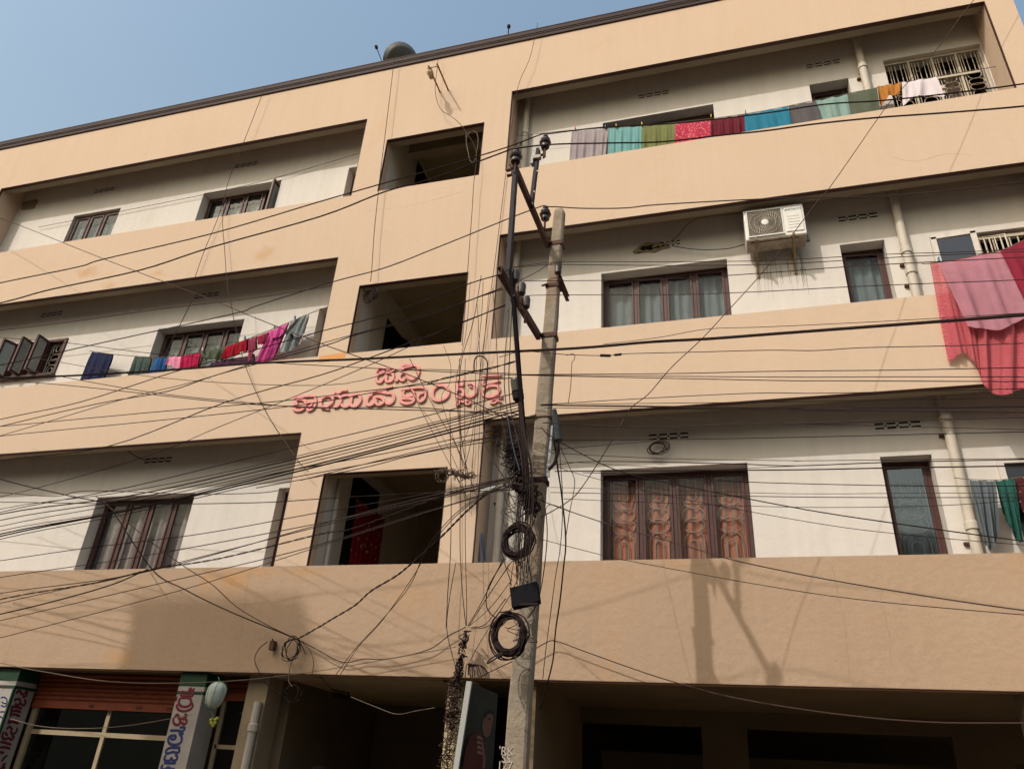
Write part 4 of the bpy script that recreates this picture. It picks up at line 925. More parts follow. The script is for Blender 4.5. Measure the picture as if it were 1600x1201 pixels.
# short arm on the street-right side
q0 = at(871, 433, 6.48); q1 = at(885, 467, 6.9)
obj('short_arm', channel(MB(), q0, q1, .04, .07), RUST, EP)
def insul(p, s, name='insulator', kind=0):
    t = empty(name, p); t.parent = EP; t.location = Vector(p)-ORG[EP.name]
    mb = MB()
    if kind == 0: pr = [(.006, -.14), (.012, -.13), (.012, -.07), (.035, -.07), (.042, -.055), (.045, -.03), (.03, -.025), (.052, -.012), (.060, .006), (.055, .018), (.034, .024), (.05, .034), (.048, .05), (.03, .062), (.022, .075), (.03, .082), (.028, .094), (.01, .1)]
    else: pr = [(.006, -.12), (.008, -.06), (.022, -.055), (.032, -.04), (.034, .03), (.03, .05), (.012, .056)]
    mb.lathe(p, [(r_*s, h*s) for r_, h in pr], (0, 0, 1), 16)
    return mb
def ins(px, py, y, s, kind=0, foot=None):
    p = at(px, py, y); mb = insul.__wrapped__(p, s) if hasattr(insul, '__wrapped__') else None
pr0 = [(.006, -.14), (.012, -.13), (.012, -.07), (.035, -.07), (.042, -.055), (.045, -.03), (.03, -.025), (.052, -.012), (.060, .006), (.055, .018), (.034, .024), (.05, .034), (.048, .05), (.03, .062), (.022, .075), (.03, .082), (.028, .094), (.01, .1)]
pr1 = [(.006, -.14), (.008, -.06), (.022, -.055), (.032, -.04), (.034, .03), (.03, .05), (.012, .056)]
def insulator(px, py, y, s, pr=pr0):
    p = at(px, py, y); o = obj('insulator', MB().lathe(p, [(r_*s, h*s) for r_, h in pr if h > -.07], (0, 0, 1), 16), PORC, EP, smooth=False)
    ORG[o.name] = ORG[EP.name]
    obj('pin', MB().lathe(p, [(.008*s, -.19*s), (.011*s, -.188*s), (.011*s, -.06*s)], (0, 0, 1), 8), RUST, o); return p
insulator(806, 246, 5.15, 1.08); insulator(852, 224, 5.73, 1.08); insulator(852, 336, 6.1, 1.08)
for px, py, y in ((805, 432, 5.3), (815, 452, 5.5), (822, 473, 5.75), (872, 421, 6.48)): insulator(px, py, y, 1.2, pr1)
bo = MB()
for x_, y_, yy in ((840, 268, 5.75), (835, 300, 5.75), (832, 318, 5.75)): p = at(x_, y_, yy); bo.lathe(p, [(.009, -.01), (.009, .01)], (0, 1, 0), 6)
obj('bolt', bo, IRONW, EP)
obj('strap', MB().box(U1.x-.05, U1.x+.03, 5.72, 5.77, U1.z-.17, U1.z-.13).box(U1.x-.075, U1.x-.05, 5.72, 5.78, U1.z-.24, U1.z-.13), mat('grey_strap', (.35,.33,.30), .6), EP)
obj('bolt_end', MB().bar(U1+Vector((.05, -.02, .03)), U1+Vector((.055, -.02, -.16)), .014, .014, (0, 1, 0)).bar(U1+Vector((.03, -.02, -.02)), U1+Vector((.085, -.02, -.035)), .012, .03, (0, 1, 0)).bar(U1+Vector((.02, -.02, -.10)), U1+Vector((.075, -.02, -.115)), .012, .03, (0, 1, 0)), RUST, EP)
obj('bolt_end', MB().bar(V1+Vector((-.07, -.02, .04)), V1+Vector((-.03, -.02, -.13)), .016, .016, (0, 1, 0)).bar(V1+Vector((-.10, -.02, -.04)), V1+Vector((-.03, -.02, -.03)), .012, .03, (0, 1, 0)).bar(V1+Vector((-.09, -.02, -.11)), V1+Vector((-.02, -.02, -.10)), .012, .03, (0, 1, 0)), RUST, EP)
# stencilled numbers low on the pole
for s_, px, py in (("'RK", 786, 1172), ("SS", 786, 1184), ("127", 784, 1195)):
    v = ray(px, py); z = v.z*6.29/v.y; cc_, w_, d_ = pc_(z)
    text(s_, .085, (v.x*6.29/v.y, cc_.y-d_/2-.004, z), mat('stencil_paint', (.42,.36,.31), .9), EP, name='stencil')
# things tied to the pole
p = at(808, 607, 5.82)
fb_ = empty('cable_joint_box', p+Vector((0, 0, -.15)), 'olive and black capsule joint box strapped high on the brace', 'joint box')
dv = (at(805, 588, 5.8)-at(811, 630, 5.86)).normalized()
obj('upper_shell', MB().lathe(p, [(.02, .105), (.045, .10), (.052, .08), (.052, -.02)], dv, 14), mat('olive_plastic', (.07,.07,.05), .4, .4), fb_)
obj('lower_shell', MB().lathe(p, [(.054, -.02), (.054, -.035), (.048, -.04), (.054, -.05), (.052, -.10), (.03, -.125)], dv, 14), CABLE, fb_)
p = at(821, 931, 6.22)
bb = empty('distribution_box', p, 'flat black cable box fixed to the pole between two coils', 'box')
a = [at(799, 915, 6.2), at(839, 915, 6.16), at(843, 945, 6.12), at(803, 947, 6.18)]
ta, tb = (a[0]+a[1])/2, (a[2]+a[3])/2
obj('body', MB().bar(ta, tb, (a[1]-a[0]).length, .07, (0, 1, 0)), mat('black_box_plastic', (.010,.010,.012), .9, .05), bb, bev=.006)
obj('lip', MB().bar(a[3]+Vector((0, -.03, .004)), a[2]+Vector((0, -.03, .004)), .03, .016), CABLE, bb)
def coil(label, px, py, y, rx, ry, wpx, n, seed, m=CABLE, tail=None, tilt=.0):
    c = at(px, py, y); rn = random.Random(seed); mb = MB()
    k_ = c.length/FPX
    for i in range(n):
        ph = rn.uniform(0, 6); e = rn.uniform(.80, 1.05) if i > 3 else rn.uniform(.95, 1.2); dx = rn.uniform(-3, 3)*k_; dz = rn.uniform(-3, 3)*k_; a = rn.uniform(-.12, .12)+tilt
        pts = []
        for j in range(26):
            t = 2*pi*j/26; x_ = rx*k_*e*cos(t)*(1+.03*sin(3*t+ph)); z_ = ry*k_*e*sin(t)*(1+.03*sin(2*t+ph))
            pts.append(c+Vector((x_*cos(a)-z_*sin(a)+dx, rn.uniform(-.015, .015)+.03*sin(t+ph), x_*sin(a)+z_*cos(a)+dz)))
        mb.tube(cr(pts+[pts[0]], 2)[:-1], wpx*.5*k_, 5, closed=True)
    return tag(obj('cable_coil', mb, m), label, 'cable coil')
coil('large coil of black cable hanging on the pole above the flat box', 808, 845, 6.1, 22, 24, 2.2, 26, 1)
coil('large coil of black cable hanging on the pole below the flat box', 795, 990, 6.05, 24, 29, 2.2, 30, 2)
coil('small coil of cable at the left corner of the middle stair opening', 579, 461, 8.9, 9.5, 10, 1.4, 5, 3)
coil('small coil of wire hanging under the vent right of the pole', 1028, 698, 9.45, 13, 9, 1.6, 4, 4, CABLEB, tilt=.3)
coil('loose loops of wire at the wall hook above the shop', 455, 1015, 8.9, 11, 14, 1.3, 4, 5, CABLE)
coil('thin black ring of cable over the drainpipe below the band', 457, 1081, 9.0, 9.5, 9.5, 1.8, 2, 6, CABLE)
coil('small wire loops at the corner of the lowest stair opening', 692, 741, 8.85, 8, 9, 1.0, 3, 7, CABLEW)
tag(obj('cable_tail', MB().tube(cr([at(787, 1020, 6.0), at(775, 1028, 6.0), at(762, 1036, 5.98), at(764, 1031, 5.98), at(776, 1023, 6.0), at(787, 1020, 6.0)], 5), .006, 5).tube([at(786, 1020, 6), at(777, 1027, 6)], .016, 6), CABLE), 'tied loop sticking out below the lower coil', 'cable')
# grey hood and plate on the right side of the pole
p0, p1 = at(866, 640, 6.52), at(872, 688, 6.52)
hd = empty('cable_hood', p1, 'dark grey cable hood hanging on the right side of the pole', 'cable hood')
obj('hood', MB().lathe((p0+p1)/2, [(.045, .0)], n=12, cap=False) if False else MB().tube([p0, p0.lerp(p1, .3), p0.lerp(p1, .7), p1], [.022, .032, .040, .042], 12), mat('hood_grey', (.035,.042,.048), .8), hd)
obj('tail', MB().tube(cr([p1, at(871, 705, 6.5), at(867, 722, 6.5), at(858, 733, 6.45)], 4), [.017]*13, 6), CABLE, hd)
obj('plate', MB().bar(at(861, 665, 6.55), at(856, 745, 6.5), .035, .01, (0, 1, 0)), mat('pale_plate', (.30,.32,.35), .5), hd)
# steel splice clamp
p = at(760, 765, 6.6); tag(obj('dead_end_clamp', MB().bar(at(752, 767, 6.6), at(767, 763, 6.6), .05, .05).bar(at(767, 763, 6.6), at(776, 758, 6.6), .02, .02), mat('galvanised', (.30,.31,.30), .5, metal=.3)), 'small galvanised clamp on the thick cable left of the pole', 'clamp')

# ------------------------------------------------------------------ banner, gourd charm, person
bn = empty('banner', at(745, 1130, 7.0), 'narrow hanging banner with a white edge and a figure in red beside the pole', 'banner')
qa = [at(737, 1066, 7.0), at(778, 1084, 7.35), at(768, 1230, 7.35), at(712, 1230, 7.0)]
u_ = (qa[1]-qa[0]); nrm = u_.cross(Vector((0, 0, 1))).normalized()
if nrm.y > 0: nrm = -nrm
obj('sheet', MB().add(qa+[q-nrm*.02 for q in qa], [(0,3,2,1), (4,5,6,7), (0,1,5,4), (1,2,6,5), (2,3,7,6), (3,0,4,7)]), mat('banner_dark_print', (.022,.03,.028), .6, .3, noise=.5, nscale=3, col2=(.012,.012,.012)), bn)
obj('white_edge', MB().bar(qa[0]+Vector((-.02, -.005, .01)), qa[3]+Vector((-.02, -.005, 0)), .05, .03, (0, 1, 0)), mat('banner_white', (.34,.35,.34), .7), bn)
def onb(x, y, lift=.004):                                  # point on the banner plane under a pixel
    v = ray(x, y); t = qa[0].dot(nrm)/v.dot(nrm); return v*t+nrm*lift
def flat(pts, m, name, lift=.004):
    P = [onb(x, y, lift) for x, y in pts]; n = len(P); return obj(name, MB().add(P, [tuple(range(n))]), m, bn)
sc2 = lambda L: [(710+x/7.95, 1050+y/7.95) for x, y in L]
flat(sc2([(190,800),(260,740),(330,760),(370,860),(390,1000),(385,1200),(100,1200),(130,980)]), mat('print_red_dress', (.07,.014,.014), .7, noise=.5, nscale=18), 'printed_dress', .003)
flat(sc2([(345,600),(380,510),(430,480),(475,500),(480,600),(460,660),(440,770),(400,810),(360,780),(340,700)]), mat('print_skin', (.11,.06,.05), .7), 'printed_face', .005)
flat(sc2([(365,540),(385,490),(440,465),(490,490),(492,560),(470,520),(430,505),(400,525),(375,580)]), mat('print_hair', (.012,.01,.01), .7), 'printed_hair', .007)
flat(sc2([(398,578),(424,566),(450,580),(424,590)]), bpy.data.materials['print_hair'], 'printed_eye', .0074)
flat(sc2([(396,702),(428,692),(442,704),(415,716)]), mat('print_lips', (.16,.025,.025), .7), 'printed_mouth', .007)
for k in range(4):
    y_ = 790+k*62; flat(sc2([(272,y_),(300,y_-10),(345,y_+25),(350,y_+50),(310,y_+35),(275,y_+30)]), mat('print_finger', (.15,.095,.085), .7), 'printed_finger', .006+.0006*k)
flat(sc2([(345,830),(365,930),(385,1080),(370,1190),(340,1190),(350,1050),(330,930)]), mat('print_arm', (.12,.06,.055), .7), 'printed_arm', .0055)
gd = at(337, 1085, 8.55)
gr_ = empty('ash_gourd', gd, 'white ash gourd charm tied with string under the balcony band', 'gourd')
mb = MB(); n_ = 20
prg = [(.004, -.16), (.05, -.152), (.088, -.11), (.108, -.05), (.115, .02), (.108, .08), (.08, .125), (.04, .145), (.004, .148)]
mb.lathe(gd, prg, Vector((.12, 0, 1)), 20)
obj('fruit', mb, mat('ash_gourd_skin', (.48,.54,.50), .8, .2, noise=.3, nscale=12), gr_, smooth=True)
gs = MB()
for k in range(4):
    t = pi*k/4+.4; gs.tube([gd+Vector((.12*h+(r_+.002)*cos(t)*1, (r_+.002)*sin(t), h)) for r_, h in prg], .003, 4); t += pi
    gs.tube([gd+Vector((.12*h+(r_+.002)*cos(t), (r_+.002)*sin(t), h)) for r_, h in prg], .003, 4)
gs.tube([gd+Vector((.02, 0, .15)), at(341, 1057, 8.9)], .003, 4).tube([gd+Vector((-.02, 0, -.16)), at(334, 1125, 8.55)], .004, 4)
obj('string', gs, mat('green_string', (.12,.25,.18), .8), gr_)
lm = empty('lime_bunch', at(334, 1130, 8.55), 'bunch of small yellow green limes hanging below the gourd', 'limes')
for x_, y_ in ((330,1124), (337,1124), (330,1129), (336,1129), (333,1133), (339,1122)):
    obj('lime', MB().lathe(at(x_, y_, 8.54), [(.002, -.022), (.016, -.016), (.022, 0), (.016, .016), (.002, .022)], n=10), mat('lime_skin', (.30,.30,.03), .5) if x_ == 330 and y_ == 1124 else bpy.data.materials['lime_skin'], lm, smooth=True)

# ------------------------------------------------------------------ person under the band (only the top of the head reaches the picture)
def person():
    h = at(501, 1205, 8.3); top = h.z+.06
    gz = -1.65; H = top-gz; k = H/1.72; X, Y = h.x, 8.3
    P = lambda x, y, z: (X+x*k-ORGP.x, Y+y*k-ORGP.y, gz+z*k-ORGP.z)
    ORGP = Vector((X, Y, gz))
    root = empty('person', ORGP, 'person with short black hair standing in the passage entrance below the band', 'person')
    V = [(0,0,.95),(0,.01,1.12),(0,.01,1.30),(0,.01,1.42),(0,-.01,1.50),(0,-.01,1.58),(0,-.012,1.66),
         (.10,0,.90),(.11,-.01,.50),(.11,.02,.10),(.12,-.10,.04),(-.10,0,.90),(-.11,-.01,.50),(-.11,.02,.10),(-.12,-.10,.04),
         (.18,.01,1.38),(.24,.02,1.12),(.25,-.04,.88),(.255,-.07,.79),(-.18,.01,1.38),(-.24,.02,1.12),(-.25,-.04,.88),(-.255,-.07,.79)]
    R = [.15,.14,.155,.10,.052,.075,.085,.09,.062,.042,.038,.09,.062,.042,.038,.055,.042,.03,.025,.055,.042,.03,.025]
    E = [(0,1),(1,2),(2,3),(3,4),(4,5),(5,6),(0,7),(7,8),(8,9),(9,10),(0,11),(11,12),(12,13),(13,14),(3,15),(15,16),(16,17),(17,18),(3,19),(19,20),(20,21),(21,22)]
    fing = []
    for s, wi in ((1, 18), (-1, 22)):
        bx_, by_, bz_ = V[wi]
        for j in range(5):
            o = (j-2)*.016; a = len(V); ln = (.05, .075, .08, .075, .06)[j]
            V.append((bx_, by_+o-(.01 if j == 0 else 0), bz_-.045)); R.append(.010); V.append((bx_-s*.008, by_+o*1.2-(.02 if j == 0 else 0), bz_-.045-ln)); R.append(.008)
            E += [(wi, a), (a, a+1)]
    me = bpy.data.meshes.new('body'); me.from_pydata([P(*v) for v in V], E, [])
    o = bpy.data.objects.new('body', me); COL.objects.link(o); o.parent = root
    sk = o.modifiers.new('skin', 'SKIN')
    for i, r_ in enumerate(R): me.skin_vertices[0].data[i].radius = (r_*k, r_*k*(.75 if i < 4 else 1)) if me.skin_vertices else (r_, r_)
    if me.skin_vertices: me.skin_vertices[0].data[0].use_root = True
    ss = o.modifiers.new('sub', 'SUBSURF'); ss.levels = 1; ss.render_levels = 2
    me.materials.append(mat('shirt_and_skin', (.12,.07,.05), .8))
    hc = Vector((X, Y-.012*k, gz+1.63*k))
    hr = MB(); hr.lathe(hc, [(.100, -.02), (.104, .02), (.096, .055), (.07, .08), (.035, .09), (.004, .092)], n=18)
    obj('hair', hr, mat('black_hair', (.006,.005,.005), 1, 0), root, smooth=True)
    fc = MB(); fc.lathe(hc+Vector((0, -.093, -.035)), [(.006, -.02), (.014, -.012), (.008, .02)], (0, -.2, 1), 8)
    for s in (-1, 1): fc.lathe(hc+Vector((s*.092, 0, -.02)), [(.004, -.028), (.014, 0), (.004, .028)], n=8)
    obj('nose_and_ears', fc, bpy.data.materials['shirt_and_skin'], root, smooth=True)
    ey = MB()
    for s in (-1, 1): ey.lathe(hc+Vector((s*.032, -.084, -.015)), [(.004, -.006), (.010, 0), (.004, .006)], n=8)
    ey.bar(hc+Vector((-.02, -.088, -.065)), hc+Vector((.02, -.088, -.065)), .006, .007)
    obj('eyes_and_mouth', ey, bpy.data.materials['black_hair'], root)
    sh = MB(); sh.lathe((X, Y+.005*k, gz), [(.19*k, .90*k), (.185*k, 1.1*k), (.20*k, 1.3*k), (.15*k, 1.43*k), (.07*k, 1.47*k)], n=18, cap=False)
    obj('shirt', sh, mat('dark_shirt', (.05,.05,.07), .9), root, smooth=True)
person()

# ------------------------------------------------------------------ wires; each a thing of its own: pixel track, depth at both ends, width in pixels
CABLED = mat('dusty_grey_brown_cable', (.055, .040, .038), .9, .08)
def wire(label, pts, y, w_=1.5, m=CABLE, grp=None, cat='wire', name='wire', k=5, twist=0):
    n = len(pts); ya, yb2 = y if isinstance(y, tuple) else (y, y)
    xs = [0]
    for i in range(1, n): xs.append(xs[-1]+sqrt((pts[i][0]-pts[i-1][0])**2+(pts[i][1]-pts[i-1][1])**2))
    P = [at(p[0], p[1], p[2] if len(p) > 2 else lerp(ya, yb2, xs[i]/xs[-1])) for i, p in enumerate(pts)]
    P = cr(P, k); ln = sum((P[i+1]-P[i]).length for i in range(len(P)-1)); mid = sum((p.length for p in P), 0)/len(P)
    hv = sum(ord(ch) for ch in label) % 7; r_ = w_*(.36+.016*hv)*mid/FPX; mb = MB()
    if m is CABLE and hv in (1, 4) and not twist: m = CABLED
    if twist:
        F = []; tot = 0; m_ = max(24, int(ln/.03))
        Q = []
        for i in range(m_+1):
            f = i/m_*(len(P)-1); a = min(int(f), len(P)-2); Q.append(P[a].lerp(P[a+1], f-a))
        for ph in [2*pi*j/twist for j in range(twist)]:
            T = [q+Vector((0, r_*.75*cos(i*.75+ph), r_*.75*sin(i*.75+ph))) for i, q in enumerate(Q)]
            mb.tube(T, r_*.55, 4)
    else: mb.tube(P, r_, 5)
    return tag(obj(name, mb, m), label, cat, grp)
W = wire
# overhead conductors on the insulators
W('upper bare conductor over the insulator on the short upright', [(-200,485),(0,442),(122,417),(162.5,404.7),(331,365),(500,315),(594,288),(700,258),(793.7,229.7),(843,211),(858.7,209),(937.5,199.5),(1042,193.7),(1108,187.7),(1200,176.4),(1290,163),(1369,158),(1442,151),(1534,140),(1600,131),(1800,100)], (5.85,5.7), 2.3)
W('middle bare conductor over the insulator on the long upright', [(-200,520),(0,473.5),(78,452.5),(219,422),(331,386),(500,338.4),(600,300),(673,279.7),(787.5,237.5),(801,233),(858.7,226),(950,223.6),(1032,221.8),(1129,211.3),(1200,204),(1272,194),(1369,184),(1476,176.4),(1600,166),(1800,145)], (5.2,5.05), 2.5)
W('lower bare conductor over the insulator nearest the pole top', [(-200,602),(0,570),(156,536),(362.5,490.6),(400,478),(519,440.6),(600,418.8),(681,387.5),(831,327.5),(858.7,323),(911,325.5),(977,325),(1029,319.7),(1200,310.5),(1321,308.3),(1435,302.6),(1600,284),(1800,262)], (6.15,6.0), 2.3)
for pts_, y_, l_ in (([(800,236),(843,212),(862,208)],0,0),):
    pass
W('heavy black service cable crossing the whole picture below the middle parapet', [(-200,596),(0,590.6),(125,586),(281,576.6),(387,568),(500,563),(556,561),(744,551.6),(900,543.8),(1016,534),(1108,529),(1200,522),(1378,508.7),(1600,491.7),(1800,474)], (6.6,4.6), 4.6, name='service_cable', cat='cable')
R1 = 'thin service wires running right from the pole insulators'
W('uppermost thin wire running right from the pole arm', [(802,417),(832,413),(885,409),(1032,409),(1200,407),(1378,397.5),(1491,394),(1600,389),(1800,380)], (5.6,5.0), 1.5, grp=R1)
W('second thin wire running right from the pole arm', [(802,418),(848,414),(885,413.4),(1042,414.7),(1200,413.4),(1300,408),(1434,400),(1600,393),(1800,384)], (5.5,4.9), 1.6, grp=R1)
W('thin wire from the upper barrel insulator passing over the window head', [(819,439),(911,438.3),(1042,435.7),(1200,426),(1307,417.8),(1420,411),(1600,401.7),(1800,392)], (5.72,5.2), 1.6, grp=R1)
W('thin wire from the lower barrel insulator passing across the window glass', [(819,467),(830,461.5),(937,460.6),(1069,460),(1200,455),(1350,447),(1600,437),(1800,428)], (5.95,5.3), 1.6, grp=R1)
W('short wire joining two arms near the pole insulators', [(800,445),(840,424),(858,413),(885,409)], (5.6,6.0), 1.4)
W('spliced wire just below the heavy cable right of the pole', [(780,558),(819,549),(885,553.8),(948,555.4),(979,552.5),(1082,550),(1200,547),(1273,547.5),(1350,543),(1491,540),(1600,536),(1800,530)], (5.7,5.2), 1.7)
tag(obj('wire_splice', MB().tube([at(938, 555.2, 5.6), at(954, 555.6, 5.6)], .014, 6).tube([at(960, 554.6, 5.6), at(971, 553.4, 5.6)], .012, 6), CABLE), 'pair of dark splices on the wire below the heavy cable', 'splice')
W('thin wire rising to meet the heavy cable from below', [(943,537.6),(1030,527),(1105,514),(1200,510.5),(1378,502),(1600,489)], (5.4,4.9), 1.2)
R2 = 'straight thin wires crossing the lower part of the right hand middle parapet'
for i, (p_, y_) in enumerate((([(811,585),(1042,583.5),(1200,580),(1400,578),(1600,574),(1800,570)], 5.6), ([(811,585.5),(1200,588.8),(1400,588.5),(1600,588.5),(1800,588)], 5.65), ([(811,586),(1200,594),(1293,594.7),(1600,596),(1800,597)], 5.7))):
    W(('top', 'middle', 'bottom')[i]+' wire of the three leaving the capsule box to the right', p_, (y_, y_-.5), 1.5, grp=R2)
R3 = 'bundle of dark wires running right from the pole across the low balcony shade'
for i, (p_, w_) in enumerate((([(845,632),(1010,630),(1240,627.5),(1400,624),(1600,621),(1800,618)],1.6), ([(845,633),(1240,637.5),(1600,635),(1800,632)],2.4), ([(845,633),(1000,634),(1240,637.5),(1600,642.5),(1800,647)],2.2),
        ([(845,632),(1010,622),(1180,614),(1293,614),(1600,607),(1800,603)],1.5), ([(848,660),(1010,668),(1135,663.7),(1240,661.7),(1430,656),(1600,651.7),(1800,647)],2.6), ([(872,648),(1010,652.5),(1260,662),(1365,665),(1600,671),(1800,676)],1.4),
        ([(860,687.5),(1000,687),(1240,683),(1600,674.4),(1800,671)],1.5), ([(852,637),(1100,639),(1600,645),(1800,648)],1.3))):
    W(('highest bundle wire', 'thick bundle wire second from the top', 'thick bundle wire sinking slightly to the right', 'thin bundle wire rising to the right end', 'thickest wire crossing the right hand low vent', 'thin wire dipping below the low vent', 'wire just under the low vent', 'faint wire inside the bundle')[i]+' right of the pole', p_, (6.2, 5.4), w_, grp=R3)
R4 = 'wires crossing the heads of the low right windows'
for i, (p_, w_) in enumerate((([(860,707.5),(1035,716),(1240,719.4),(1260,719.5),(1600,716),(1800,715)],1.2), ([(867,736),(1035,735),(1240,733.7),(1378,731),(1600,727.4),(1800,724)],2.6), ([(865,726),(935,720.5),(1135,724),(1240,727.4),(1377,722.4),(1600,717.4),(1800,712)],1.8),
        ([(910,738),(1000,741),(1110,750),(1240,755),(1440,759),(1600,759),(1800,760)],1.6), ([(860,761),(1060,766),(1240,771),(1440,770),(1600,770)],1.1), ([(860,769),(1240,776),(1600,777)],1.3), ([(880,779),(1000,784),(1240,792),(1452,790),(1600,781)],1.0), ([(865,720),(1000,728),(1100,733),(1240,728)],1.1))):
    W(('faint upper wire', 'thick black wire', 'wire rising to the right', 'wire sinking below the window heads', 'thin level wire', 'thin wire next below', 'faint lowest wire', 'short faint wire')[i]+' in the group across the low window heads', p_, (6.3, 5.6), w_, grp=R4)
W('wire sloping down right from the pole across the orange curtain window', [(845,778),(860,787.5),(955,820),(1063,850),(1138,872.5),(1262,899),(1430,928),(1600,953),(1800,975)], (6.3,4.9), 2.2)
W('thinner wire sloping down right below the orange curtain window', [(845,842),(860,846),(950,869),(1000,879),(1169,910),(1337,935.5),(1600,960),(1800,972)], (6.3,5.0), 1.3)
W('upper of two wires falling right towards the low right balcony', [(845,668),(870,687.5),(955,731),(1035,752.5),(1110,767.5),(1260,796),(1390,816),(1600,845),(1800,868)], (6.5,6.0), 2.0)
W('lower of two wires falling right towards the low right balcony', [(868,725),(895,737.5),(1035,772.5),(1260,814.5),(1402,833.6),(1600,851),(1800,865)], (6.5,6.1), 1.3)
W('wire going from the pole to the small coil under the vent', [(860,703),(900,699),(960,694),(1010,690),(1024,686)], (6.6,9.4), 1.3)
W('long diagonal wire dropping from the top right corner to the pole', [(1580,-60),(1518.6,4),(1460,82),(1395,155),(1374,182),(1298,291),(1277,315),(1200,415.5),(1131.7,491.6),(1095,531),(1050,573),(1013.6,615),(984,640),(955,690),(910,760),(885,785),(845,808)], (8.6,6.4), 1.7, CABLEB)
W('long wire falling from the left edge across the letters to the pole', [(-150,290),(0,340.6),(162.5,404.7),(315.6,462.5),(400,497),(500,536),(556,556),(619,578),(712.5,615.6),(759,637.5),(815,668)], (8.8,6.3), 1.7, CABLEB)
W('thin wire strung along the middle left recess', [(-80,522),(0,515.6),(100,504),(250,482.8),(400,465),(520,446)], (9.1,9.1), 1.3, CABLEB)
W('faint wire on the shaded wall of the top left balcony', [(60,355),(230,322),(400,286),(560,240)], 9.48, .9, CABLEB)
# wires climbing to the lower crossarm from the left
L1 = 'thin wires fanning from the left edge up to the lower crossarm'
for i, (p_, w_) in enumerate((([(-150,693),(0,655),(125,628),(272,581),(400,546),(503,517),(603,490.6),(731,443.8),(785,428)],1.6), ([(-150,704),(0,666),(150,631),(262,611),(344,584),(500,542),(556,523),(665,494),(784,450)],1.6),
        ([(-150,720),(0,680.6),(187,625),(300,597),(394,568),(500,537),(640,498),(786,452)],1.5), ([(-150,745),(0,719),(169,697),(353,628),(500,586),(569,562),(712,508),(790,476)],1.7),
        ([(-150,800),(0,776),(219,716),(344,666),(500,603),(600,560),(700,512),(789,478)],1.2))):
    W(('topmost', 'second', 'third', 'fourth', 'lowest')[i]+' of five wires climbing from the left edge to the lower crossarm', p_, (7.4, 5.5), w_, grp=L1)
L2 = 'nearly level wires crossing the pink letters'
for i, (p_, w_) in enumerate((([(-100,694),(0,681),(234,658),(415,639),(500,628),(587,612),(712,588),(745,579),(803,566)],1.8), ([(-100,674),(0,666),(225,645),(437,626.6),(560,612),(672,600),(803,590)],1.4), ([(-100,586),(0,593),(134,604.7),(344,627.5),(469,635),(587,639),(775,644),(815,648)],1.5),
        ([(-100,556),(0,570),(84,586),(234,612.5),(400,630),(500,637.5),(640,636),(800,650)],1.5), ([(60,560),(250,590),(500,602),(640,578),(812,584)],1.2), ([(-60,520),(0,527),(109,536),(219,550),(330,560),(406,565.6),(560,574),(680,580),(810,586)],1.4))):
    W(('twisted rising wire', 'rising thin wire', 'level wire', 'sagging wire', 'shallow sagging wire', 'wire from the far left window')[i]+' crossing near the pink letters', p_, (7.6, 5.9), w_, grp=L2)
W('taped black cable with a hooked loop above the letters', [(668,600),(690,592),(712,587),(745,579),(760,577),(800,566),(812,562)], (6.0,5.75), 3.0, twist=2)
W('black cable hooked over the letters and hanging down to the pole', [(741,581),(741,566),(744,558),(751,556),(759,561),(762,575),(757,620),(755,655),(758,690),(768,715),(782,738),(800,762)], 5.95, 3.2)
# the dense left bundle
L3 = 'dense sloping bundle of black cables left of the pole'
rn = random.Random(11)
lefts = [800, 803, 812.5, 822, 834, 837.5, 842, 795, 829]; mids = [(400,712.5),(400,731),(400,737),(400,742),(400,748),(400,752),(400,757),(400,727),(400,745)]; ends = [(813,612),(813,628),(814,631),(815,636),(815,640),(816,646),(818,672),(814,626),(817,662)]
ORD = ('first', 'second', 'third', 'fourth', 'fifth', 'sixth', 'seventh', 'eighth', 'ninth', 'tenth', 'eleventh', 'twelfth', 'thirteenth', 'fourteenth', 'fifteenth')
rank = sorted(range(9), key=lambda i: lefts[i])
for i in range(9):
    a = lefts[i]; b = mids[i]; e = ends[i]; m1 = (a*.5+b[1]*.5)+rn.uniform(-1, 5)+9
    m2 = b[1]*.5+e[1]*.5+rn.uniform(0, 3)+2
    W(ORD[rank.index(i)]+' cable from the top where the dense black bundle leaves the left edge', [(-150, a+45), (0, a), (200, m1-6), b, (600, m2), e], (7.0+.1*(i % 3), 6.1), (1.6, 2.2, 1.8, 1.6, 2.4, 2.4, 1.6, 1.3, 1.4)[i], grp=L3)
W('upper of the paired cables below the bundle', [(470,750),(556,728),(700,694),(760,684),(816,673)], (6.9,6.2), 2.0)
W('lower of the paired cables below the bundle', [(400,762),(556,733),(640,712),(700,700),(760,690),(816,680)], (6.9,6.2), 1.8)
L4 = 'lower fan of cables passing the lowest stair opening to the pole'
fan = [([(-150,978),(0,936),(156,909),(237,889),(344,872),(500,834),(556,824),(697,773),(760,757),(806,746)],2.6,2), ([(-150,960),(0,926.6),(219,895),(500,819),(640,782),(810,744)],1.5,0), ([(-150,980),(0,942),(212,895),(500,822),(697,776),(812,748)],1.4,0),
       ([(-150,985),(0,959),(156,919),(231,889)],1.8,0), ([(-150,1000),(0,969),(250,911),(400,876),(500,850),(640,806),(697,790),(800,758)],1.6,0), ([(-150,1032),(0,996),(281,922),(500,853),(660,802),(800,760)],1.5,0),
       ([(-150,930),(0,901.6),(219,869),(500,817),(640,786),(806,750)],1.5,0), ([(-150,898),(0,875.6),(134,856),(312,834),(500,800),(640,776),(806,744)],1.5,0)]
nm = ('thick twisted cable', 'thin upper wire', 'thin wire beside the twisted cable', 'short wire joining the twisted cable', 'wire just below the twisted cable', 'lowest wire', 'wire just above the twisted cable', 'highest wire')
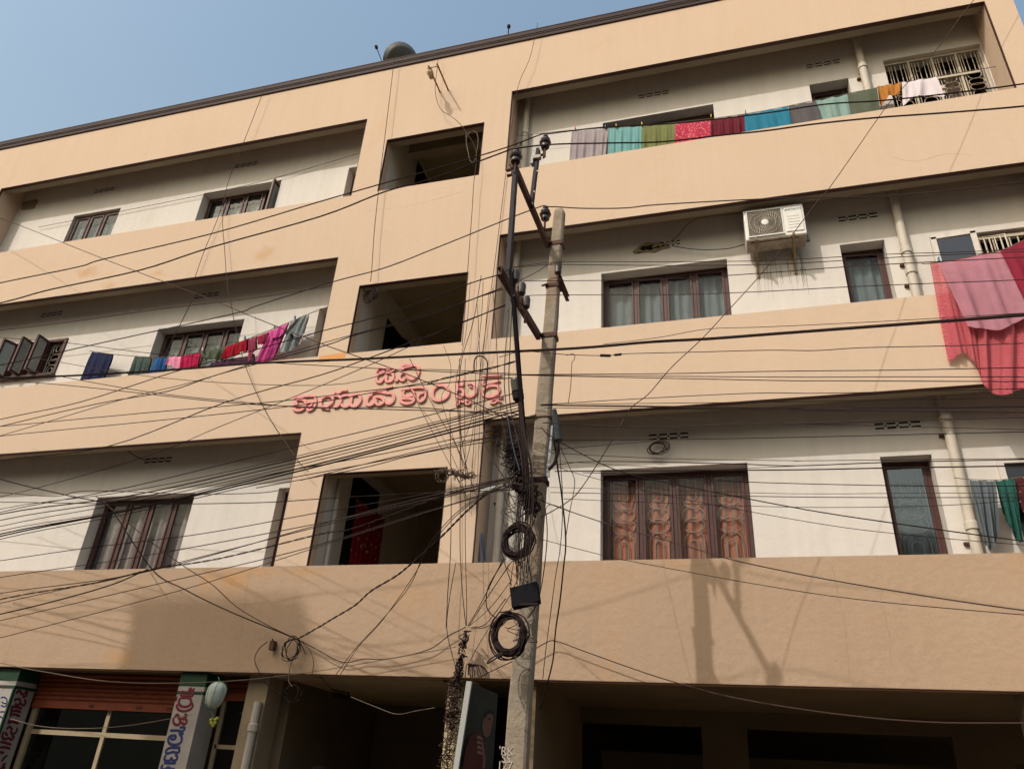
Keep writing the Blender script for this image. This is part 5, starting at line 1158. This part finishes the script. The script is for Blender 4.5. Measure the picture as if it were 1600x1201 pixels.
for i, (p_, w_, tw) in enumerate(fan): W(nm[i]+' of the lower fan running up to the pole', p_, (7.4, 6.3) if i != 3 else (7.4, 7.2), w_, grp=L4, twist=tw)
W('level wire across the low left window head', [(-100,784),(0,784),(219,787),(400,785),(500,779),(640,771),(806,765)], (7.8,6.4), 1.4)
W('slightly wavy wire above the low left window', [(-100,762),(0,769),(84,775),(131,766.6),(231,769),(300,772),(400,770),(447,764)], (8.9,8.9), 1.3, CABLEB)
W('dark wire falling across the low left window to the wall hook', [(-80,715),(0,748),(103,773),(156,784),(175,797),(237.5,889),(287.5,920),(359,955),(462,997)], (8.0,8.9), 2.0)
W('thin wire falling across the low left window to the wall hook', [(150,775),(169,790),(237,847),(290,886),(331,912.5),(369,947),(415.6,975),(462,997)], (8.3,8.9), 1.4, CABLEB)
W('thick twisted cable sagging from the wall hook up to the pole', [(465,997.7),(495,981),(520,966),(555,945),(580,922.6),(618,900),(643.8,879),(687.5,840),(712.5,815),(735,793),(762,771),(790,757)], (8.9,6.4), 3.0, twist=2, cat='cable')
W('left one of two thin wires dropping from the pole to the band edge', [(525,1053),(556,1012),(594,971),(640,915),(662,865),(687,828),(720,795),(765,765)], (8.92,6.6), 1.5, CABLEB)
W('right one of two thin wires dropping from the pole to the band edge', [(532,1053),(560,1010),(598,968),(645.7,900),(667,862),(690,830),(722,797),(768,766)], (8.92,6.6), 1.3, CABLEB)
W('wire looping low along the band from the hook to the cable pier', [(465,998),(493,1013),(535,1034),(568,1029),(605,1029),(668,1015),(701,993),(728,979)], 8.93, 1.8)
W('pale wire strung under the band on the left', [(-60,1022),(0,1035),(35,1043),(75,1050),(150,1062),(225,1066.7),(326,1065),(400,1060),(480,1050),(555,1038),(713,1010)], (8.85,8.9), 1.4, CABLEW)
W('pale wire sagging across the shop glass', [(15,1122),(62.7,1134),(125,1137.6),(200,1133),(300,1116)], (8.9,9.0), 1.1, CABLEW)
W('pale wire sagging in front of the passage', [(548,1088),(590,1105),(620,1115),(650,1110),(680,1105)], (9.0,9.1), 1.3, CABLEW)
W('wire loop left of the junction hook', [(418,1002),(405,1013),(398,1030),(405,1050),(413,1065),(424,1074),(434,1080),(440,1085)], (8.9,9.0), 1.6)
W('white cable dropping from the hook to the drainpipe', [(464,1002),(463,1018),(455,1035),(451,1055),(452,1066),(457,1072)], 8.92, 1.8, CABLEW)
W('wires dropping from the hook past the jaali vent', [(468,1000),(480,1025),(500,1055),(520,1078)], (8.9,9.3), 1.5)
W('second wire dropping from the hook past the jaali vent', [(470,1001),(484,1015),(490,1035),(487,1055)], (8.9,8.98), 1.4)
tag(obj('wall_hook', MB().tube([at(465, 997, 9.02), at(465, 997, 8.86)], .012, 6).tube([at(426, 1000, 9.02), at(426, 998, 8.88)], .01, 6).box(*(lambda p: (p.x-.03, p.x+.03, 8.9, 8.98, p.z-.08, p.z+.03))(at(427, 1005, 8.94))), RUST), 'iron hook and small bracket on the band where several wires gather', 'hook')
# wires down the facade
W('wire dropping from the roof edge left of the top stair opening', [(617,90),(615.6,97),(608,160),(600,225),(595,265),(590.6,306),(585,360),(581,419),(579,440)], 8.86, 1.2, CABLEB)
W('wire dropping from the roof edge to the right block corner', [(840,36),(837.5,50),(828,90.6),(815,120),(808,140.6)], 8.86, 1.1, CABLEB)
W('wire running down the pier edge beside the right block', [(808,140.6),(797,215),(790.6,269),(781,347),(772,419),(758,520),(748,600),(740,700),(733,800)], 8.96, 1.2, CABLEB)
W('wire from the pulley looping down past the top stair opening', [(684,80),(684,100),(680,140.6),(687.5,169),(703,181),(715,190),(728,206),(744,237.5),(740,290),(737.5,331),(731,419),(727,480),(722,540)], 8.85, 1.3, CABLEB)
W('thin loop of wire inside the top stair opening', [(728,206),(729,225),(732,240),(735,252),(742,250),(747,220),(744,207),(735,206),(729,215)], 8.95, 1.0, CABLEW)
W('wire dropping down the left block beside the top left window', [(414,137),(409,150),(381,222),(360,275),(353,300),(348,344),(351,390),(355,444),(362,480),(369,516),(383,570),(412,637),(450,697),(470,725),(482,737)], (8.86,8.86), 1.2, CABLEB)
W('short wire on the second window of the top floor', [(353,300),(340.6,340.6),(320,390),(305,433)], 8.93, 1.0, CABLEB)
W('wire curving into the low left vent', [(300,470),(270,530),(244,581),(219,647),(198,687.5),(200,703),(215,714),(228,719)], (8.9,9.4), 1.5, CABLEB)
W('pale conduit wire above the broken vent', [(1030,385),(1055,372),(1075,350),(1097,340),(1160,333)], 9.49, 1.6, CABLEW)
W('cable from the broken vent to the air conditioner', [(1050,384),(1080,389),(1112,390),(1140,388),(1163,382)], 9.45, 1.8)
HANG = ('leftmost thin wire dropping straight below the letters to the pier', 'straight wire on the pier ending at the pier bundle', 'straight wire just right of the one ending at the pier bundle', 'wire bowing left beside the middle stair opening', 'wire crossing the bowed one beside the middle stair opening',
    'zigzag wire over the last pink letters', 'slanting wire from the crossarm down to the pier', 'nearly straight wire beside the right block corner', 'lowest wire bowing left at the pier bundle', 'slanting wire starting over the first letter row', 'slanting wire crossing the last letters', 'short slanting wire above the lowest stair opening',
    'wire kinking at the black hooked cable', 'rightmost wire hanging from the crossarm end')
for i, (p_, w_) in enumerate((([(703,640),(704,700),(705,776),(704,860),(700,920),(697,980)],1.4), ([(718,560),(719,640),(719,776),(719,860),(723,930),(728,977)],1.5), ([(727,560),(726,640),(727,735),(727,850),(729,930),(729,977)],1.3), ([(735,440),(728,520),(712,600),(716,650),(722,720),(728,760)],1.3),
        ([(752,430),(740,500),(722,560),(716,620),(722,690),(731,740)],1.3), ([(693,540),(704,570),(702,600),(690,620),(700,660),(722,720),(730,742)],1.2), ([(755,440),(752,500),(745,560),(742,620),(738,680),(726,730)],1.2), ([(764,455),(758,520),(752,600),(748,700),(744,800)],1.1),
        ([(712,880),(703,930),(698,980),(706,1020),(716,1055)],1.5), ([(632,590),(668,660),(700,720),(731,780)],1.1), ([(640,560),(680,640),(715,700),(745,775)],1.2), ([(660,640),(690,680),(718,740),(728,790)],1.0),
        ([(745,470),(748,520),(750,600),(735,660),(720,700)],1.1), ([(770,450),(775,520),(779,600),(785,660),(800,730)],1.6))):
    W(HANG[i], p_, 8.6 if i % 3 else 8.8, w_, CABLEB if i % 2 else CABLE, grp='thin wires hanging over the pier between stair opening and pole')
W('dull blue cable running down beside the brace', [(797,470),(793,510),(789,560),(788,600),(792,640),(800,690),(812,735)], 5.9, 2.2, CABLEBL)
W('black cable running down beside the blue grey one', [(800,475),(797,540),(795,600),(800,650),(812,700),(818,745)], 5.9, 2.0)
# from the pier junction up to the pole
for i, (a, m1, e) in enumerate((((731,977), (750,945), (787,871)), ((733,977), (760,935), (797,880)), ((731,979), (765,950), (800,905)), ((735,980), (758,975), (790,935)), ((736,982), (762,978), (800,950)), ((733,1035), (752,1000), (800,925)))):
    W(ORD[i]+' thin wire from the top between pier bundle and pole coils', [a, m1, e], (8.8, 6.3), 1.4, grp='wires from the pier bundle to the pole')
W('thick black cable hanging down right of the pole', [(866,690),(872,735),(878,777),(884,843),(880,890),(875,937),(868,985),(864,1030),(853,1075),(843,1108)], (6.5,8.6), 2.6)
W('looping black cable hugging the right side of the pole', [(846,770),(850,785),(854,810),(854.7,843),(850,890),(844,925),(838,945),(826,965)], 6.2, 2.2)
W('thin wire hanging down right of the pole', [(874,700),(879,780),(876,850),(868,900),(860,960),(853,1013),(848,1060)], (6.6,8.6), 1.4)
W('thin kinked wire right of the pole', [(871,690),(890,730),(898,755),(890,800),(884,840)], 6.6, 1.4)
W('wire arch right of the pole at window height', [(850,815),(853,795),(860,788),(875,792),(895,800)], 6.5, 1.3, CABLEB)
W('short hanging wire with a hook right of the pole', [(885,555),(896,553),(898,560),(894,566),(893,575),(892,600),(888,630)], 6.0, 1.5, CABLEB)
W('rope stapled along the band right of the pole', [(748,1058),(770,1047),(800,1033),(828,1018),(850.5,1005),(868,1001),(915.7,1018),(1000,1048),(1056,1065.6),(1150,1090),(1300,1114),(1450,1127.5),(1600,1129)], (8.9,8.9), 1.8, CABLEB)
W('black cable swinging left of the coils', [(790,872),(775,895),(762,920),(760,945),(768,960),(781,967)], 6.1, 2.2)
W('black cable from the coil up past the flat box', [(783,860),(790,885),(797,905),(799,915)], 6.1, 2.0)
for i, (p_) in enumerate(([(815,870),(813,892),(812,914)], [(824,870),(828,892),(831,914)], [(806,870),(807,890),(808,914)], [(812,740),(810,780),(806,820)], [(830,770),(838,800),(828,830)], [(822,745),(824,800),(822,860)])):
    W('short black cable on the pole front, '+('left one into the flat box lid', 'right one into the flat box lid', 'leftmost one above the flat box', 'one left of the brace foot', 'one curving right below the clamp', 'straight one below the clamp')[i], p_, 6.2, 2.0, grp='cables tied along the pole')
for i in range(7):
    dx = (-5, -2, 1, 4, 7, -7, 9)[i]
    W(ORD[i]+' of the black cables bunched down the brace to the coils', [(812+dx*.3, 628), (817+dx*.5, 680+i), (822+dx*.8, 720), (824+dx, 760), (820+dx*1.4, 800), (818+dx*1.1, 840+3*i), (815+dx, 880+4*i)], (5.75, 6.05), 2.2, grp='black cables bunched along the brace')
# the tangle at the pole and on the pier: more strands than anyone could count
def tangle(name, label, c0, c1, yy, n, sx, seed, w_, m, spread=1.0, loops=.5):
    rn = random.Random(seed); mb = MB()
    for i in range(n):
        t0 = rn.random(); t1 = min(1, max(0, t0+rn.uniform(-.5, .5))); pts = []
        mN = rn.randint(4, 7); bul = rn.uniform(-1, 1)*sx*loops
        for j in range(mN):
            u = j/(mN-1); t = lerp(t0, t1, u)
            cx_ = lerp(c0[0], c1[0], t)+rn.gauss(0, sx*.45)*spread+bul*sin(pi*u); cy_ = lerp(c0[1], c1[1], t)+rn.gauss(0, sx*.35)
            pts.append(at(cx_, cy_, yy+rn.uniform(-.1, .1)))
        P = cr(pts, 5); mb.tube(P, pxr(rn.uniform(.7, 1.2)*w_, P[0]), 4)
    return tag(obj(name, mb, m), label, 'cable tangle', None, 'stuff')
tangle('cable_tangle', 'knotted mass of black cable strands around the pole clamp', (800,690), (832,800), 6.15, 110, 17, 3, 1.9, CABLE)
tangle('cable_knot', 'tight dark knot of cable ends left of the pole clamp', (806,758), (818,768), 6.0, 70, 7, 31, 2.6, CABLE)
tangle('loose_strands', 'loose thin strands hanging around the pole at window height', (790,650), (815,1000), 6.3, 26, 18, 5, 1.2, CABLEB, 1.3)
tangle('pier_cable_bundle', 'thick hanging bundle of dead wires on the pier by the banner', (729,985), (714,1060), 8.75, 40, 6, 8, 1.5, CABLE, 1, .8)
tangle('pier_cable_knot', 'matted dead wires lower on the pier by the banner', (715,1050), (702,1135), 8.95, 60, 12, 9, 1.5, CABLEB)
tangle('pier_wire_wrap', 'loose brown wires wrapped round the foot of the pier', (712,1090), (695,1200), 8.95, 45, 13, 10, 1.2, CABLEB)
tangle('stair_corner_strands', 'pale loose strands at the corner of the lowest stair opening', (690,735), (735,745), 8.75, 26, 11, 12, 1.1, CABLEB, 1.2, 1)
rn = random.Random(2); mb = MB()
for k in range(12):
    a = at(734+rn.uniform(-1, 1), 1041, 8.8); dx = rn.uniform(-14, 34); e = at(734+dx, 1058+rn.uniform(-4, 6), 8.8); mid_ = at(734+dx*.6, 1036+abs(dx)*.12, 8.8)
    mb.tube(cr([a, mid_, e], 6), pxr(1.2, a), 4)
tag(obj('frayed_cable_end', mb, CABLE), 'frayed fan of wire ends above the white banner edge', 'cable end')
